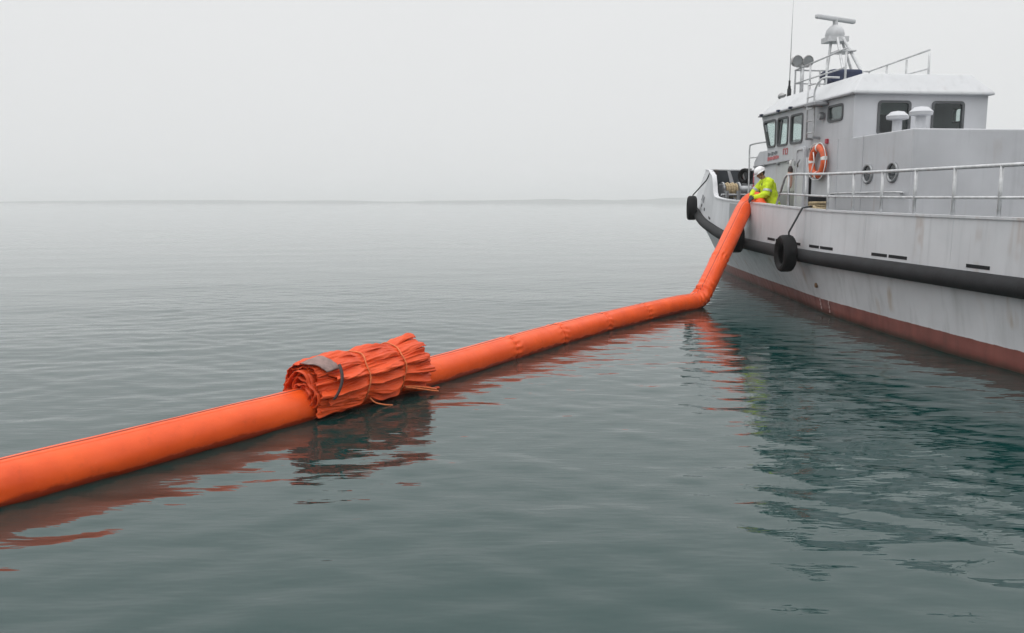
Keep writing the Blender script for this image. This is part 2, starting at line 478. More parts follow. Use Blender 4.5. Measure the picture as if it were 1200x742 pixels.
for fz, fh, stem in ((0, 0, 2.0), (0.14, 0.07, 1.75), (0.3, 0.19, 1.42), (0.5, 0.38, 0.98), (0.7, 0.60, 0.55), (0.86, 0.80, 0.2), (1, 1, -0.1)):
    rows.append(hull_row(fz, fh, stem))
mb = MB()
for sg in (-1, 1):
    mb.grid([[(u, sg * h, z) for (u, h, z) in r] for r in rows])
mb.grid([[(r[-1][0], -r[-1][1], r[-1][2]) for r in rows], [(r[-1][0], r[-1][1], r[-1][2]) for r in rows]])
hull = mb.build('hull', M['hull'], boat, smooth='all')

# bulwark: outer plating (grey) and dark inner plating, cap rail
RAILROW = [(uu(-0.1, s), rail_h(uu(-0.1, s)), rail_z(uu(-0.1, s))) for s in S]
TOPROW = [(uu(0.5, s), top_h(uu(0.5, s)), top_z(uu(0.5, s))) for s in S]
def bl_row(f, off):
    out = []
    for a, b in zip(RAILROW, TOPROW):
        h = a[1] * (1 - f) + b[1] * f
        out.append((a[0] * (1 - f) + b[0] * f + off * 1.2 * math.exp(-h * 1.5), max(0.0, h - off), a[2] * (1 - f) + b[2] * f))
    return out
mb = MB(); mi = MB()
for sg in (-1, 1):
    mb.grid([[(u, sg * h, z) for (u, h, z) in bl_row(f, 0)] for f in (0, 0.25, 0.5, 0.75, 1)])
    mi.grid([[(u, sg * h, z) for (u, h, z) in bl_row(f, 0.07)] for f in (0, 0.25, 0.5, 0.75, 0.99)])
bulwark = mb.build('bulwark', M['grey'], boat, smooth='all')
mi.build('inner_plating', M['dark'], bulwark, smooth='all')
mb = MB()
def swept_strip(mb, sg, row, wid, hgt, lift=0.0):
    R_ = []
    for i, (u, h, z) in enumerate(row):
        a, b = row[max(i - 1, 0)], row[min(i + 1, len(row) - 1)]
        t = Vector((b[0] - a[0], b[1] - a[1], 0))
        if t.length < 1e-6: t = Vector((1, 0, 0))
        t.normalize(); nrm = Vector((-t.y, t.x, 0))
        if i == 0: nrm = Vector((-1, 0, 0))
        sec = []
        for (o_, q) in ((0.02, 0), (0.02, hgt), (-wid, hgt), (-wid, 0)):
            p = Vector((u, h, z + lift + q)) + nrm * o_
            p.y = max(p.y, 0.0)
            sec.append((p.x, sg * p.y, p.z))
        R_.append(sec)
    mb.grid(R_, closed_u=True)
for sg in (-1, 1): swept_strip(mb, sg, TOPROW, 0.11, 0.035, -0.005)
mb.build('cap_rail', M['grey'], bulwark, smooth=True)
# rubber belt
for sg, nm in ((-1, 'rubber_belt'), (1, 'rubber_belt')):
    path = []
    for i, (u, h, z) in enumerate(RAILROW):
        a, b = RAILROW[max(i - 1, 0)], RAILROW[min(i + 1, NS)]
        t = Vector((b[0] - a[0], b[1] - a[1])).normalized(); nr = Vector((-t.y, t.x))
        path.append((u + nr.x * 0.05, sg * (max(0, h + nr.y * 0.05)), z - 0.02))
    MB().tube(path, 0.135, 12).build(nm, M['rubber'], boat, smooth='all')
# deck
mb = MB()
mb.grid([[(u + (0.08 if h < 0.3 else 0), sg * max(0, h - 0.06), z + 0.05) for (u, h, z) in RAILROW] for sg in (-1, 1)])
mb.build('deck', M['deck'], boat)
# frames of the bulwark inside (each its own piece)
def row_at(row, u):
    for a, b in zip(row, row[1:]):
        if a[0] <= u <= b[0]:
            t = (u - a[0]) / max(1e-6, b[0] - a[0]); return a[1] * (1 - t) + b[1] * t, a[2] * (1 - t) + b[2] * t
    return row[-1][1], row[-1][2]
for sg in (-1, 1):
    for u in (1.25, 1.9, 2.7, 3.6, 4.5, 5.4, 7.4, 8.6):
        h0, z0 = row_at(RAILROW, u); h1, z1 = row_at(TOPROW, u)
        h0 -= 0.08; h1 -= 0.08
        m2 = MB()
        m2.add([(u - .03, sg * h0, z0), (u + .03, sg * h0, z0), (u + .03, sg * (h0 - .22), z0), (u - .03, sg * (h0 - .22), z0),
                (u - .03, sg * h1, z1 - .02), (u + .03, sg * h1, z1 - .02), (u + .03, sg * (h1 - .09), z1 - .02), (u - .03, sg * (h1 - .09), z1 - .02)],
               [(0, 1, 2, 3), (4, 7, 6, 5), (0, 4, 5, 1), (1, 5, 6, 2), (2, 6, 7, 3), (3, 7, 4, 0)])
        m2.build('bulwark_frame', M['grey'], bulwark)
# scuppers: black plates over the belt, the slots' shade put in as colour
def on_bulwark(u, f):
    # outer plating point at a given u and height fraction, and its outward normal in plan
    pts = bl_row(f, 0)
    for a, b in zip(pts, pts[1:]):
        if a[0] <= u <= b[0]:
            t = (u - a[0]) / max(1e-6, b[0] - a[0])
            return Vector((u, a[1] + (b[1] - a[1]) * t, a[2] + (b[2] - a[2]) * t)), Vector((-(b[1] - a[1]), b[0] - a[0], 0)).normalized()
def plate(u0, u1, f0, f1, out, name, mat, parent, thick=0.012, sg=-1):
    mb = MB(); R_ = []
    for u in np.linspace(u0, u1, 4):
        p0, n0 = on_bulwark(u, f0); p1, n1 = on_bulwark(u, f1)
        sec = []
        for p, n_, o_ in ((p0, n0, out), (p1, n1, out), (p1, n1, out - thick), (p0, n0, out - thick)):
            q = p + n_ * o_; sec.append((q.x, sg * q.y, q.z))
        R_.append(sec)
    mb.grid(R_, closed_u=True); o = len(mb.v)
    mb.f.append((0, 1, 2, 3)); mb.f.append((o - 1, o - 2, o - 3, o - 4))
    return mb.build(name, mat, parent)
for (a, b) in ((4.1, 4.3), (4.95, 5.15), (5.95, 6.2), (11.55, 12.0), (12.06, 12.5), (12.6, 13.45), (13.9, 14.35), (14.41, 14.95), (16.4, 16.9), (16.96, 17.5), (19, 19.5)):
    plate(a, b, 0.185, 0.245, 0.006, 'scupper', M['black'], bulwark)
plate(8.45, 9.15, 0.30, 0.93, 0.008, 'fairlead_plate', M['midgrey'], bulwark)
# weld seams on the bulwark plating
for u in (7.6, 11.1, 13.6, 16.1, 18.6):
    plate(u, u + 0.018, 0.2, 0.97, 0.004, 'weld_seam', M['grey'], bulwark, 0.006)
# lettering on the bow: worn, dark strokes
for k, (u, sgm) in enumerate(((3.75, 0), (3.95, 1), (4.2, 2), (4.4, 0), (4.62, 1))):
    plate(u, u + 0.05, 0.30, 0.44, 0.006, 'bow_letter', M['greymark'], bulwark, 0.008)
    if sgm == 1: plate(u + 0.052, u + 0.13, 0.40, 0.44, 0.006, 'bow_letter', M['greymark'], bulwark, 0.008)
    if sgm == 2: plate(u + 0.052, u + 0.13, 0.35, 0.385, 0.006, 'bow_letter', M['greymark'], bulwark, 0.008)
    if sgm == 0: plate(u + 0.10, u + 0.15, 0.30, 0.44, 0.006, 'bow_letter', M['greymark'], bulwark, 0.008)
# draught marks and a rusty drain on the hull
def on_hull(u, z):
    best = None
    for ra, rb in zip(rows[2:], rows[3:]):
        for k in range(NS):
            if ra[k][0] <= u <= ra[k + 1][0]:
                t = (u - ra[k][0]) / (ra[k + 1][0] - ra[k][0])
                pa = [ra[k][i] * (1 - t) + ra[k + 1][i] * t for i in range(3)]
                break
        for k in range(NS):
            if rb[k][0] <= u <= rb[k + 1][0]:
                t = (u - rb[k][0]) / (rb[k + 1][0] - rb[k][0])
                pb = [rb[k][i] * (1 - t) + rb[k + 1][i] * t for i in range(3)]
                break
        if pa[2] <= z <= pb[2]:
            t = (z - pa[2]) / (pb[2] - pa[2]); return pa[1] * (1 - t) + pb[1] * t
    return 2.4
for u, zs in ((13.9, (0.12, 0.2, 0.28)), (14.35, (0.10, 0.18, 0.26))):
    for z in zs:
        h = on_hull(u, z); MB().box((u, -h - 0.004, z), (0.03, 0.014, 0.075)).build('draught_mark', M['worn'], hull)
h = on_hull(13.9, 0.56)
MB().lathe((13.9, -h - 0.01, 0.56), [(0, -0.02), (0.05, -0.02), (0.05, 0.03), (0.03, 0.03), (0.03, 0.0)], 14, 'y').build('drain_outlet', simple('rust', (0.16, 0.10, 0.05), 0.8, var=0.4), hull, smooth=True)

# ---- deckhouse and wheelhouse
HV = 1.43
def prism(mb, poly_uz, v0, v1):
    n = len(poly_uz)
    mb.add([(u, v0, z) for u, z in poly_uz] + [(u, v1, z) for u, z in poly_uz],
           [tuple(range(n)), tuple(range(2 * n - 1, n - 1, -1))] + [(i, (i + 1) % n, n + (i + 1) % n, n + i) for i in range(n)])
    return mb
DZ = 1.15
house = prism(MB(), [(8.30, DZ), (8.05, 3.24), (8.42, 3.50), (15.5, 3.50), (15.5, DZ)], -HV, HV).build('deckhouse', M['cabin'], boat, bevel=0.02)
# darker grey band over the lower wall
prism(MB(), [(8.34, DZ), (8.24, 2.45), (11.28, 2.47), (11.28, DZ)], -HV - 0.012, -HV + 0.03).build('lower_band', M['midgrey'], house)
# ledge pipe along the side
MB().tube([(8.15, -HV - 0.035, 3.12), (9.3, -HV - 0.035, 3.15), (10.35, -HV - 0.035, 3.18)], 0.022, 8).build('side_pipe', M['midgrey'], house, smooth='all')
for u in (8.9, 9.7, 10.35):
    MB().box((u, -HV - 0.03, 3.13), (0.05, 0.07, 0.07)).build('pipe_clip', M['steel'], house, bevel=0.01)
# wheelhouse: hollow, walls left open for windows
wh = MB()
ZS, ZT, ZR = 3.58, 4.21, 4.36            # sill, head, eaves
def front_u(z): return 8.93 - (z - 3.5) * 0.50
WIN = [(8.95, 9.42), (9.54, 10.15), (10.30, 10.95)]   # side windows (u)
UEND = 13.3
W4 = (12.2, 12.85)
for sg in (-1, 1):
    v0, v1 = sg * HV, sg * (HV - 0.06)
    prism(wh, [(front_u(3.49), 3.49), (front_u(ZS), ZS), (UEND, ZS), (UEND, 3.49)], v0, v1)
    prism(wh, [(front_u(ZT), ZT), (front_u(ZR), ZR), (UEND, ZR), (UEND, ZT)], v0, v1)
    prism(wh, [(front_u(ZS), ZS), (front_u(ZT), ZT), (front_u(ZT) + 0.11, ZT), (front_u(ZS) + 0.11, ZS)], v0, v1)
    for a, b in ((9.42, 9.54), (10.15, 10.30), (10.95, W4[0])):
        prism(wh, [(a, ZS), (a, ZT), (b, ZT), (b, ZS)], v0, v1)
    prism(wh, [(W4[1], ZS), (W4[1], ZT), (UEND, ZT), (UEND, ZS)], v0, v1)
    prism(wh, [(W4[0], ZS), (W4[0], 3.9), (W4[1], 3.9), (W4[1], ZS)], v0, v1)
# front wall (raked forward) with three openings, back wall plain
def front_strip(z0, z1, va, vb):
    prism(wh, [(front_u(z0), z0), (front_u(z1), z1), (front_u(z1) + 0.06, z1), (front_u(z0) + 0.06, z0)], va, vb)
front_strip(3.49, ZS, -HV + .06, HV - .06); front_strip(ZT, ZR, -HV + .06, HV - .06)
for a, b in ((-0.36, -0.26), (0.26, 0.36)): front_strip(ZS, ZT, a, b)
for z0, z1, va, vb in ((3.49, ZS, -HV + .06, HV - .06), (ZT, ZR, -HV + .06, HV - .06), (ZS, ZT, -HV + .06, -0.9), (ZS, ZT, -0.25, 0.25), (ZS, ZT, 0.9, HV - .06)):
    prism(wh, [(UEND - .06, z0), (UEND - .06, z1), (UEND, z1), (UEND, z0)], va, vb)
wheel = wh.build('wheelhouse', M['cabin'], boat)
# console and chair shapes inside
MB().box((9.35, 0, 3.62), (0.5, 2.0, 0.22)).build('console', M['midgrey'], wheel, bevel=0.02)
sd = MB().box((10.7, 0.55, 3.72), (0.45, 0.5, 0.4)).box((10.9, 0.55, 3.98), (0.10, 0.5, 0.45)).build('helm_chair', M['navy'], wheel, bevel=0.03)

def rrect(a0, a1, b0, b1, r, n=5, slant=0.0):
    """rounded rectangle loop in (a, b); slant shifts the low-a side forward with height"""
    out = []
    for (ca, cb, t0) in ((a1 - r, b1 - r, 0), (a0 + r, b1 - r, PI / 2), (a0 + r, b0 + r, PI), (a1 - r, b0 + r, 1.5 * PI)):
        for k in range(n + 1):
            t = t0 + k / n * PI / 2
            a, b = ca + r * math.cos(t), cb + r * math.sin(t)
            if slant: a -= slant * (b - b0) * max(0, (a1 - a) / (a1 - a0))
            out.append((a, b))
    return out
def side_window(u0, u1, z0, z1, sg, slant=0.0):
    lo, li = rrect(u0 - .045, u1 + .045, z0 - .045, z1 + .045, .09, slant=slant), rrect(u0, u1, z0, z1, .06, slant=slant)
    vo, vi = sg * (HV + .022), sg * (HV - .05)
    mb = MB(); mb.grid([[(a, vi, b) for a, b in lo], [(a, vo, b) for a, b in lo], [(a, vo, b) for a, b in li], [(a, vi, b) for a, b in li]], closed_u=True)
    f = mb.build('window', simple('window_rubber', (0.085, 0.09, 0.095), 0.6) if 'winrub' not in M else M['winrub'], wheel, smooth=True)
    M.setdefault('winrub', f.data.materials[0])
    g = MB(); n = len(li); va, vb = sg * (HV - .012), sg * (HV - .020)
    g.add([(a, va, b) for a, b in li] + [(a, vb, b) for a, b in li], [tuple(range(n)), tuple(range(2 * n - 1, n - 1, -1))])
    g.build('pane', M['glass'], f)
    return f
for sg in (-1, 1):
    side_window(9.0, 9.40, ZS + .015, ZT - .015, sg, slant=0.52)
    f2 = side_window(9.57, 10.12, ZS + .015, ZT - .015, sg)
    # sliding sash bar
    MB().box((9.70, sg * (HV - 0.008), (ZS + ZT) / 2), (0.05, 0.03, ZT - ZS - .05), Matrix.Rotation(math.radians(9), 3, 'Y')).build('sash', M['winrub'], f2)
    side_window(10.33, 10.92, ZS + .015, ZT - .015, sg)
    side_window(W4[0] + .03, W4[1] - .03, 3.93, ZT - .015, sg)
for va, vb in ((-1.35, -0.39), (-0.23, 0.23), (0.39, 1.35)):
    lo, li = rrect(va - .03, vb + .03, ZS - .03, ZT + .03, .08), rrect(va + .01, vb - .01, ZS + .01, ZT - .01, .06)
    mb = MB(); mb.grid([[(front_u(b) + o_, a, b) for a, b in L] for L, o_ in ((lo, .03), (lo, -.02), (li, -.02), (li, .04))], closed_u=True)
    f = mb.build('window', M['winrub'], wheel, smooth=True)
    n = len(li); MB().add([(front_u(b) + .01, a, b) for a, b in li] + [(front_u(b) + .018, a, b) for a, b in li], [tuple(range(n)), tuple(range(2 * n - 1, n - 1, -1))]).build('pane', M['glass'], f)
for va, vb in ((-0.9, -0.25), (0.25, 0.9)):
    lo, li = rrect(va - .03, vb + .03, ZS - .03, ZT + .03, .08), rrect(va + .02, vb - .02, ZS + .02, ZT - .02, .05)
    f = MB().grid([[(UEND + o_, a, b) for a, b in L] for L, o_ in ((lo, -.04), (lo, .02), (li, .02), (li, -.05))], closed_u=True).build('window', M['winrub'], wheel, smooth=True)
    n = len(li); MB().add([(UEND - .02, a, b) for a, b in li], [tuple(range(n))]).build('pane', M['glass'], f)
# roof cap: overhanging eave, chamfered upward
e0, e1, t0, t1 = 8.42, 13.42, 9.0, 13.1
rb = MB()
Lp = [[(e0, -HV - .07, ZR - .0), (e1, -HV - .07, ZR), (e1, HV + .07, ZR), (e0, HV + .07, ZR)],
      [(e0, -HV - .07, ZR + .05), (e1, -HV - .07, ZR + .05), (e1, HV + .07, ZR + .05), (e0, HV + .07, ZR + .05)],
      [(t0, -1.17, 4.78), (t1, -1.17, 4.80), (t1, 1.17, 4.80), (t0, 1.17, 4.78)]]
rb.grid(Lp, closed_u=True); rb.f.append((3, 2, 1, 0)); rb.f.append((8, 9, 10, 11))
roof = rb.build('roof', M['white'], boat, bevel=0.02)
MB().box((10.9, -HV - .078, ZR + .012), (4.9, 0.02, 0.03)).build('drip_edge', M['midgrey'], roof)
for u in (8.7, 9.75, 10.45): MB().box((u, -HV - .1, ZR + .03), (0.1, 0.06, 0.05)).build('roof_clip', M['navy'], roof)
# lettering below the windows
def side_marks(strokes, mat, name):
    for (u, z, du, dz) in strokes:
        MB().box((u, -HV - 0.008, z), (du, 0.012, dz)).build(name, mat, house)
side_marks([(9.02 + k * 0.075, 3.385 + 0.004 * k, (0.05, 0.02, 0.045, 0.06, 0.02, 0.05)[k % 6], (0.09, 0.07, 0.035, 0.09, 0.08, 0.05)[k % 6]) for k in range(8)], M['greymark'], 'grey_letter')
side_marks([(9.93, 3.41, .03, .14), (10.00, 3.47, .09, .03), (10.05, 3.40, .03, .13), (10.13, 3.47, .07, .03), (10.17, 3.42, .025, .10), (10.13, 3.35, .09, .03)], M['redmark'], 'red_numeral')
side_marks([(9.02 + k * 0.088, 3.275 + 0.004 * k, 0.06, (0.10, 0.075, 0.09, 0.06)[k % 4]) for k in range(8)], M['redmark'], 'red_letter')
# door standing proud, with coaming and handle
dl = rrect(10.80, 11.28, 1.35, 3.46, .09)
mb = MB(); n = len(dl)
mb.add([(a, -HV - .06, b) for a, b in dl] + [(a, -HV + .02, b) for a, b in dl], [tuple(range(n)), tuple(range(2 * n - 1, n - 1, -1))] + [(i, (i + 1) % n, n + (i + 1) % n, n + i) for i in range(n)])
door = mb.build('door', M['cabin'], house, bevel=0.012)
dlo = rrect(10.83, 11.25, 1.40, 3.42, .10); dli = rrect(10.86, 11.22, 1.43, 3.39, .08)
MB().grid([[(a, -HV - .055, b) for a, b in dlo], [(a, -HV - .085, b) for a, b in dlo], [(a, -HV - .085, b) for a, b in dli], [(a, -HV - .055, b) for a, b in dli]], closed_u=True).build('door_frame', M['grey'], door, smooth=True)
MB().tube([(11.0, -HV - .10, 3.0), (11.05, -HV - .13, 3.08), (11.15, -HV - .13, 3.16)], 0.018, 8).build('handle', M['steel'], door, smooth='all')
for z in (1.7, 2.4, 3.1): MB().box((10.8, -HV - .075, z), (0.07, 0.05, 0.12)).build('hinge', M['steel'], door, bevel=0.008)
# black strip standing in for a recess's shade, with pipes beside the door
MB().bbox((11.33, -HV - .010, 1.2), (11.52, -HV + .02, 3.40)).build('recess_shade', M['black'], house)
for u in (11.36, 11.45): MB().tube([(u, -HV - .05, 1.2), (u, -HV - .05, 3.2)], 0.026, 8).build('standpipe', M['cabin'], house, smooth='all')
# red alarm box and small fittings
MB().box((12.22, -HV - .02, 3.50), (0.09, 0.06, 0.10)).build('alarm_box', M['redpaint'], wheel, bevel=0.01)
MB().lathe((12.0, -HV - .06, 4.05), [(0, -.07), (.07, -.07), (.09, 0), (.07, .05), (0, .05)], 12, 'y').build('deck_light', M['steel'], wheel, smooth=True)
MB().box((11.95, -HV - .16, 4.30), (0.5, 0.3, 0.07)).build('awning', M['midgrey'], wheel, bevel=0.01)
# portlights further aft
for u in (14.0, 14.9):
    f = MB().torus((u, -HV - .01, 2.75), 0.17, 0.03, 'y', 24, 8).build('portlight', M['steel'], house, smooth='all')
    MB().lathe((u, -HV - .006, 2.75), [(0, 0), (.165, 0)], 20, 'y').build('pane', simple('dark_glass', (0.02, 0.025, 0.03), 0.06), f)
hrl = MB().tube(spline([(12.75, -HV - .02, 2.35), (12.80, -HV - .09, 2.38), (15.2, -HV - .09, 2.38), (15.25, -HV - .02, 2.35)], 5), 0.018, 8).build('grab_rail', M['rail'], house, smooth='all')
for u in (13.4, 14.0, 14.6): MB().tube([(u, -HV, 2.38), (u, -HV - .09, 2.38)], 0.014, 6).build('rail_bracket', M['rail'], hrl, smooth='all')
for u, v in ((14.1, -0.95), (14.9, -0.95)): MB().lathe((u, v, 3.49), [(.09, 0), (.09, .28), (.20, .30), (.21, .36), (.12, .44), (0, .46)], 16).build('deck_vent', M['cabin'], house, smooth=True)
for u in (12.7, 13.75): MB().box((u, -HV - .002, 2.4), (0.02, 0.014, 2.2)).build('weld_seam', M['cabin'], house)
# ladder up the side of the wheelhouse
lad = MB().tube([(11.47, -HV - .14, 3.62), (11.44, -HV - .14, 4.45), (11.40, -HV - .10, 4.86)], 0.022, 8).tube(
    spline([(11.82, -HV - .14, 3.58), (11.80, -HV - .14, 4.3), (11.80, -HV - .14, 4.62), (11.95, -HV - .05, 4.85), (12.05, -1.15, 4.86)], 5), 0.022, 8).build('ladder', M['rail'], boat, smooth='all')
for z in (3.72, 3.98, 4.24, 4.50, 4.76):
    MB().tube([(11.46, -HV - .14, z), (11.81, -HV - .14, z)], 0.016, 8).build('rung', M['rail'], lad, smooth='all')
for u in (11.47, 11.82): MB().box((u, -HV - .07, 3.60), (0.07, 0.18, 0.05)).build('bracket', M['steel'], lad, bevel=0.006)
# roof railing: port side, front and starboard
def rail_run(name, path, posts, z0, r=0.022, mids=(0.5,), parent=None, mat=None):
    mat = mat or M['rail']
    o = MB().tube(path, r, 8).build(name, mat, parent or boat, smooth='all')
    return o
P0, P1, P2, P3 = (11.9, -0.95, 5.50), (9.32, -0.95, 5.42), (9.32, 0.95, 5.42), (11.9, 0.95, 5.50)
rr = MB().tube([P0, P1, P2, P3], 0.022, 8).build('roof_railing', M['rail'], boat, smooth='all')
MB().tube([(p[0], p[1], 5.10) for p in (P0, P1, P2, P3)], 0.018, 8).build('middle_bar', M['rail'], rr, smooth='all')
for (u, v) in ((9.32, -.95), (10.15, -.95), (11.0, -.95), (11.9, -.95), (9.32, -0.32), (9.32, .32), (9.32, .95), (10.15, .95), (11.0, .95), (11.9, .95)):
    MB().tube([(u, v, 4.76), (u, v, 5.43)], 0.024, 8).build('post', M['rail'], rr, smooth='all')
# searchlights on a post
sl = MB().tube([(9.55, -0.88, 4.75), (9.55, -0.88, 5.5)], 0.045, 10).tube([(9.55, -1.03, 5.48), (9.55, -0.73, 5.48)], 0.03, 8).build('searchlight_stand', M['rail'], boat, smooth='all')
for v in (-1.03, -0.76):
    lamp = MB().lathe((9.55, v, 5.60), [(0, -.16), (.07, -.145), (.12, -.09), (.14, 0), (.14, .05), (.125, .06)], 18, 'x').build('searchlight', M['chrome'], sl, smooth=True)
    MB().lathe((9.55, v, 5.60), [(.12, .05), (0, .045)], 18, 'x').build('lens', M['lens'], lamp)
# whip antenna
an = MB().tube([(9.25, -1.06, 4.74), (9.25, -1.06, 4.98)], 0.05, 10).tube([(9.25, -1.06, 4.98), (9.25, -1.06, 5.05)], 0.035, 10).tube([(9.25, -1.06, 5.05), (9.25, -1.06, 5.18)], 0.026, 8).build('antenna', M['darkrope'], boat, smooth='all')
MB().tube([(9.25, -1.06, 5.17), (9.25, -1.055, 6.4), (9.25, -1.04, 7.7)], [0.012, 0.009, 0.005], 6).build('whip', M['rail'], an, smooth='all')
# horn / camera on the roof front
ho = MB().tube([(8.86, -1.05, 4.70), (8.86, -1.05, 4.83)], 0.03, 8).lathe((8.80, -1.05, 4.86), [(0, -.1), (.075, -.09), (.085, 0), (.05, .07), (.03, .2), (0, .2)], 14, 'x').build('signal_horn', M['chrome'], boat, smooth=True)
MB().lathe((10.25, -0.72, 4.77), [(.11, 0), (.11, .04), (.10, .09), (.06, .13), (0, .145)], 16).build('beacon_dome', M['coral'], boat, smooth='all')
# mast with radar
ms = MB()
for (a, b) in (((9.95, -0.5), (9.72, -0.26)), ((9.95, 0.4), (9.72, 0.0)), ((10.8, -0.35), (9.9, -0.2)), ((10.8, 0.25), (9.9, -0.05))):
    ms.tube([(a[0], a[1], 4.76), (b[0], b[1], 6.1)], 0.035, 8)
for z, a in ((5.3, 0.36), (5.75, 0.22)): ms.box((10.0, -0.1, z), (0.5, a * 2, 0.03))
ms.box((9.72, -0.17, 6.08), (0.42, 0.50, 0.12))
mast = ms.build('mast', M['rail'], boat, smooth=True)
MB().lathe((9.68, -0.16, 6.14), [(.20, 0), (.23, .06), (.20, .18), (.13, .26), (.06, .30), (.06, .42), (0, .42)], 18).build('radar_pedestal', M['white'], mast, smooth=True)
rot = Matrix.Rotation(math.radians(24), 3, 'Z')
sc_ = MB().box((0, 0, 0), (0.12, 1.35, 0.11), rot)
rad = sc_.build('radar_scanner', M['white'], mast, bevel=0.035); rad.location = (9.68, -0.16, 6.58)
# covered gear below the mast
MB().box((10.4, -0.25, 5.12), (0.45, 0.75, 0.30)).build('covered_gear', M['navy'], boat, bevel=0.06)
MB().lathe((10.15, -0.58, 5.18), [(0, -.12), (.09, -.1), (.11, .05), (.08, .12), (0, .13)], 12, 'x').build('deck_floodlight', M['navy'], mast, smooth=True)
MB().lathe((10.45, -0.25, 4.78), [(.16, 0), (.13, .1), (.1, .22)], 12).build('gear_foot', M['rail'], mast, smooth=True)

# ---- railing on the port bulwark
def tl(u, off=0.05):
    h, z = row_at(TOPROW, u); return Vector((u, -(h - off), z))
def rl(u, dz): p = tl(u); return (p.x, p.y, p.z + dz)
us = np.linspace(12.36, 20.0, 14)
brl = MB().tube([rl(11.84, 0.0), rl(12.3, 0.62), rl(12.42, 0.68)] + [rl(u, 0.70) for u in us[1:]], 0.026, 8).build('bulwark_railing', M['rail'], boat, smooth='all')
MB().tube([rl(12.05, 0.27)] + [rl(u, 0.28) for u in us], 0.02, 8).build('middle_bar', M['rail'], brl, smooth='all')
for u in (12.52, 13.45, 14.5, 15.5, 16.5, 17.5, 18.5, 19.5):
    MB().tube([rl(u, 0.0), rl(u, 0.70)], 0.026, 8).build('post', M['rail'], brl, smooth='all')
# bollard inside the bulwark, with rope turns
bz = 2.10
bol = MB().lathe((13.5, -2.2, 0), [(.13, 1.2), (.13, 2.20), (.17, 2.22), (.17, 2.30), (.10, 2.33), (0, 2.33)], 18).build('bollard', M['black'], boat, smooth=True)
# handrail frame forward of the house
hr = MB().tube(spline([(8.02, -HV - .1, 1.45), (8.0, -HV - .1, 3.0), (7.98, -HV - .1, 3.6), (8.06, -HV - .08, 3.70), (8.5, -HV - .02, 3.72), (8.82, -HV + .02, 3.72)], 4), 0.022, 8).build('handrail', M['rail'], boat, smooth='all')
MB().tube([(8.0, -HV - .1, 3.36), (8.28, -HV - .02, 3.36)], 0.016, 8).build('bar', M['rail'], hr, smooth='all')
# windlass, bitts and bars on the foredeck
def fz(u): return row_at(RAILROW, u)[1] + 0.05
wd = MB().lathe((5.5, -0.95, 2.55), [(0, -.45), (.24, -.45), (.24, -.40), (.12, -.36), (.12, .0), (.24, .03), (.24, .08), (.13, .1), (.13, .45), (0, .45)], 18, 'y').build('windlass', M['steel'], boat, smooth=True)
for v in (-1.42, -0.5): MB().bbox((5.3, v, fz(5.5) - .08), (5.7, v + .06, 2.72)).build('side_frame', M['midgrey'], wd, bevel=0.02)
bt = MB()
for v in (-1.62, -1.28): bt.tube([(6.6, v, fz(6.6) - .05), (6.6, v, 2.52)], 0.06, 14)
bt.tube([(6.6, -1.78, 2.40), (6.6, -0.9, 2.40)], 0.035, 12)
bt.build('mooring_bitt', M['steel'], boat, smooth=True)
bt = MB()
for v in (-1.3, -0.8): bt.tube([(7.5, v, fz(7.5) - .05), (7.5, v, 2.42)], 0.09, 14)
bt.tube([(7.5, -1.5, 2.3), (7.5, -.6, 2.3)], 0.05, 12)
bt.build('mooring_bitt', M['dark'], boat, smooth=True)
MB().bbox((6.6, 0.1, fz(6.6) - .05), (7.6, 1.5, fz(6.6) + .75)).build('deck_locker', M['dark'], boat, bevel=0.03)
# aft deck: towing post
tp = MB().bbox((18.2, -.5, 1.15), (18.5, -.3, 2.5)).bbox((18.2, .3, 1.15), (18.5, .5, 2.5)).bbox((18.22, -.8, 2.2), (18.48, .8, 2.38)).build('towing_post', M['midgrey'], boat, bevel=0.02)

# ------------------------------------------------------------------ tyres hung as fenders
def torus_profile(R, r, wid):
    # outer tread flat, rounded shoulders, open centre
    return [(R - r * 1.05, -wid * .30), (R - r * 0.75, -wid * .46), (R - r * .30, -wid * .5), (R - r * .08, -wid * .42), (R, -wid * .28), (R, 0), (R, wid * .28), (R - r * .08, wid * .42),
            (R - r * .30, wid * .5), (R - r * .75, wid * .46), (R - r * 1.05, wid * .30), (R - r * .98, wid * .2), (R - r * .25, wid * .22), (R - r * .2, 0), (R - r * .25, -wid * .22), (R - r * .98, -wid * .2)]
def tyre(name, label, u, v, z, R, wid, yaw, ropepts, group='tyre fenders hung from the workboat', tilt=0.0):
    c = bw(u, v, z)
    t = thing(name, label, 'tyre', c, BOAT_A + yaw, group)
    t.rotation_euler = (tilt, 0, BOAT_A + yaw)
    r = R * 0.42
    mb = MB(); prof = torus_profile(R, r, wid); n = 48; rows_ = []
    for k in range(n):
        a = 2 * PI * k / n
        row = []
        for i, (q, h) in enumerate(prof):
            if 3 <= i <= 7 and k % 2: q -= 0.010
            row.append((q * math.cos(a), h, q * math.sin(a)))
        rows_.append(row)
    mb.grid(rows_, closed_u=True, closed_v=True)
    mb.build('tyre_casing', M['tyre'], t, smooth=True)
    for s_ in (-1, 1): MB().torus((0, s_ * wid * .47, 0), R - r * .55, 0.010, 'y', 40, 6).build('sidewall_rib', M['tyre'], t, smooth='all')
    inv = (Matrix.Translation(c) @ t.rotation_euler.to_matrix().to_4x4()).inverted()
    MB().tube([inv @ bw(*q) for q in ropepts], 0.020, 7).build('rope', M['darkrope'], t, smooth='all')
    return t
t1 = tl(13.95)
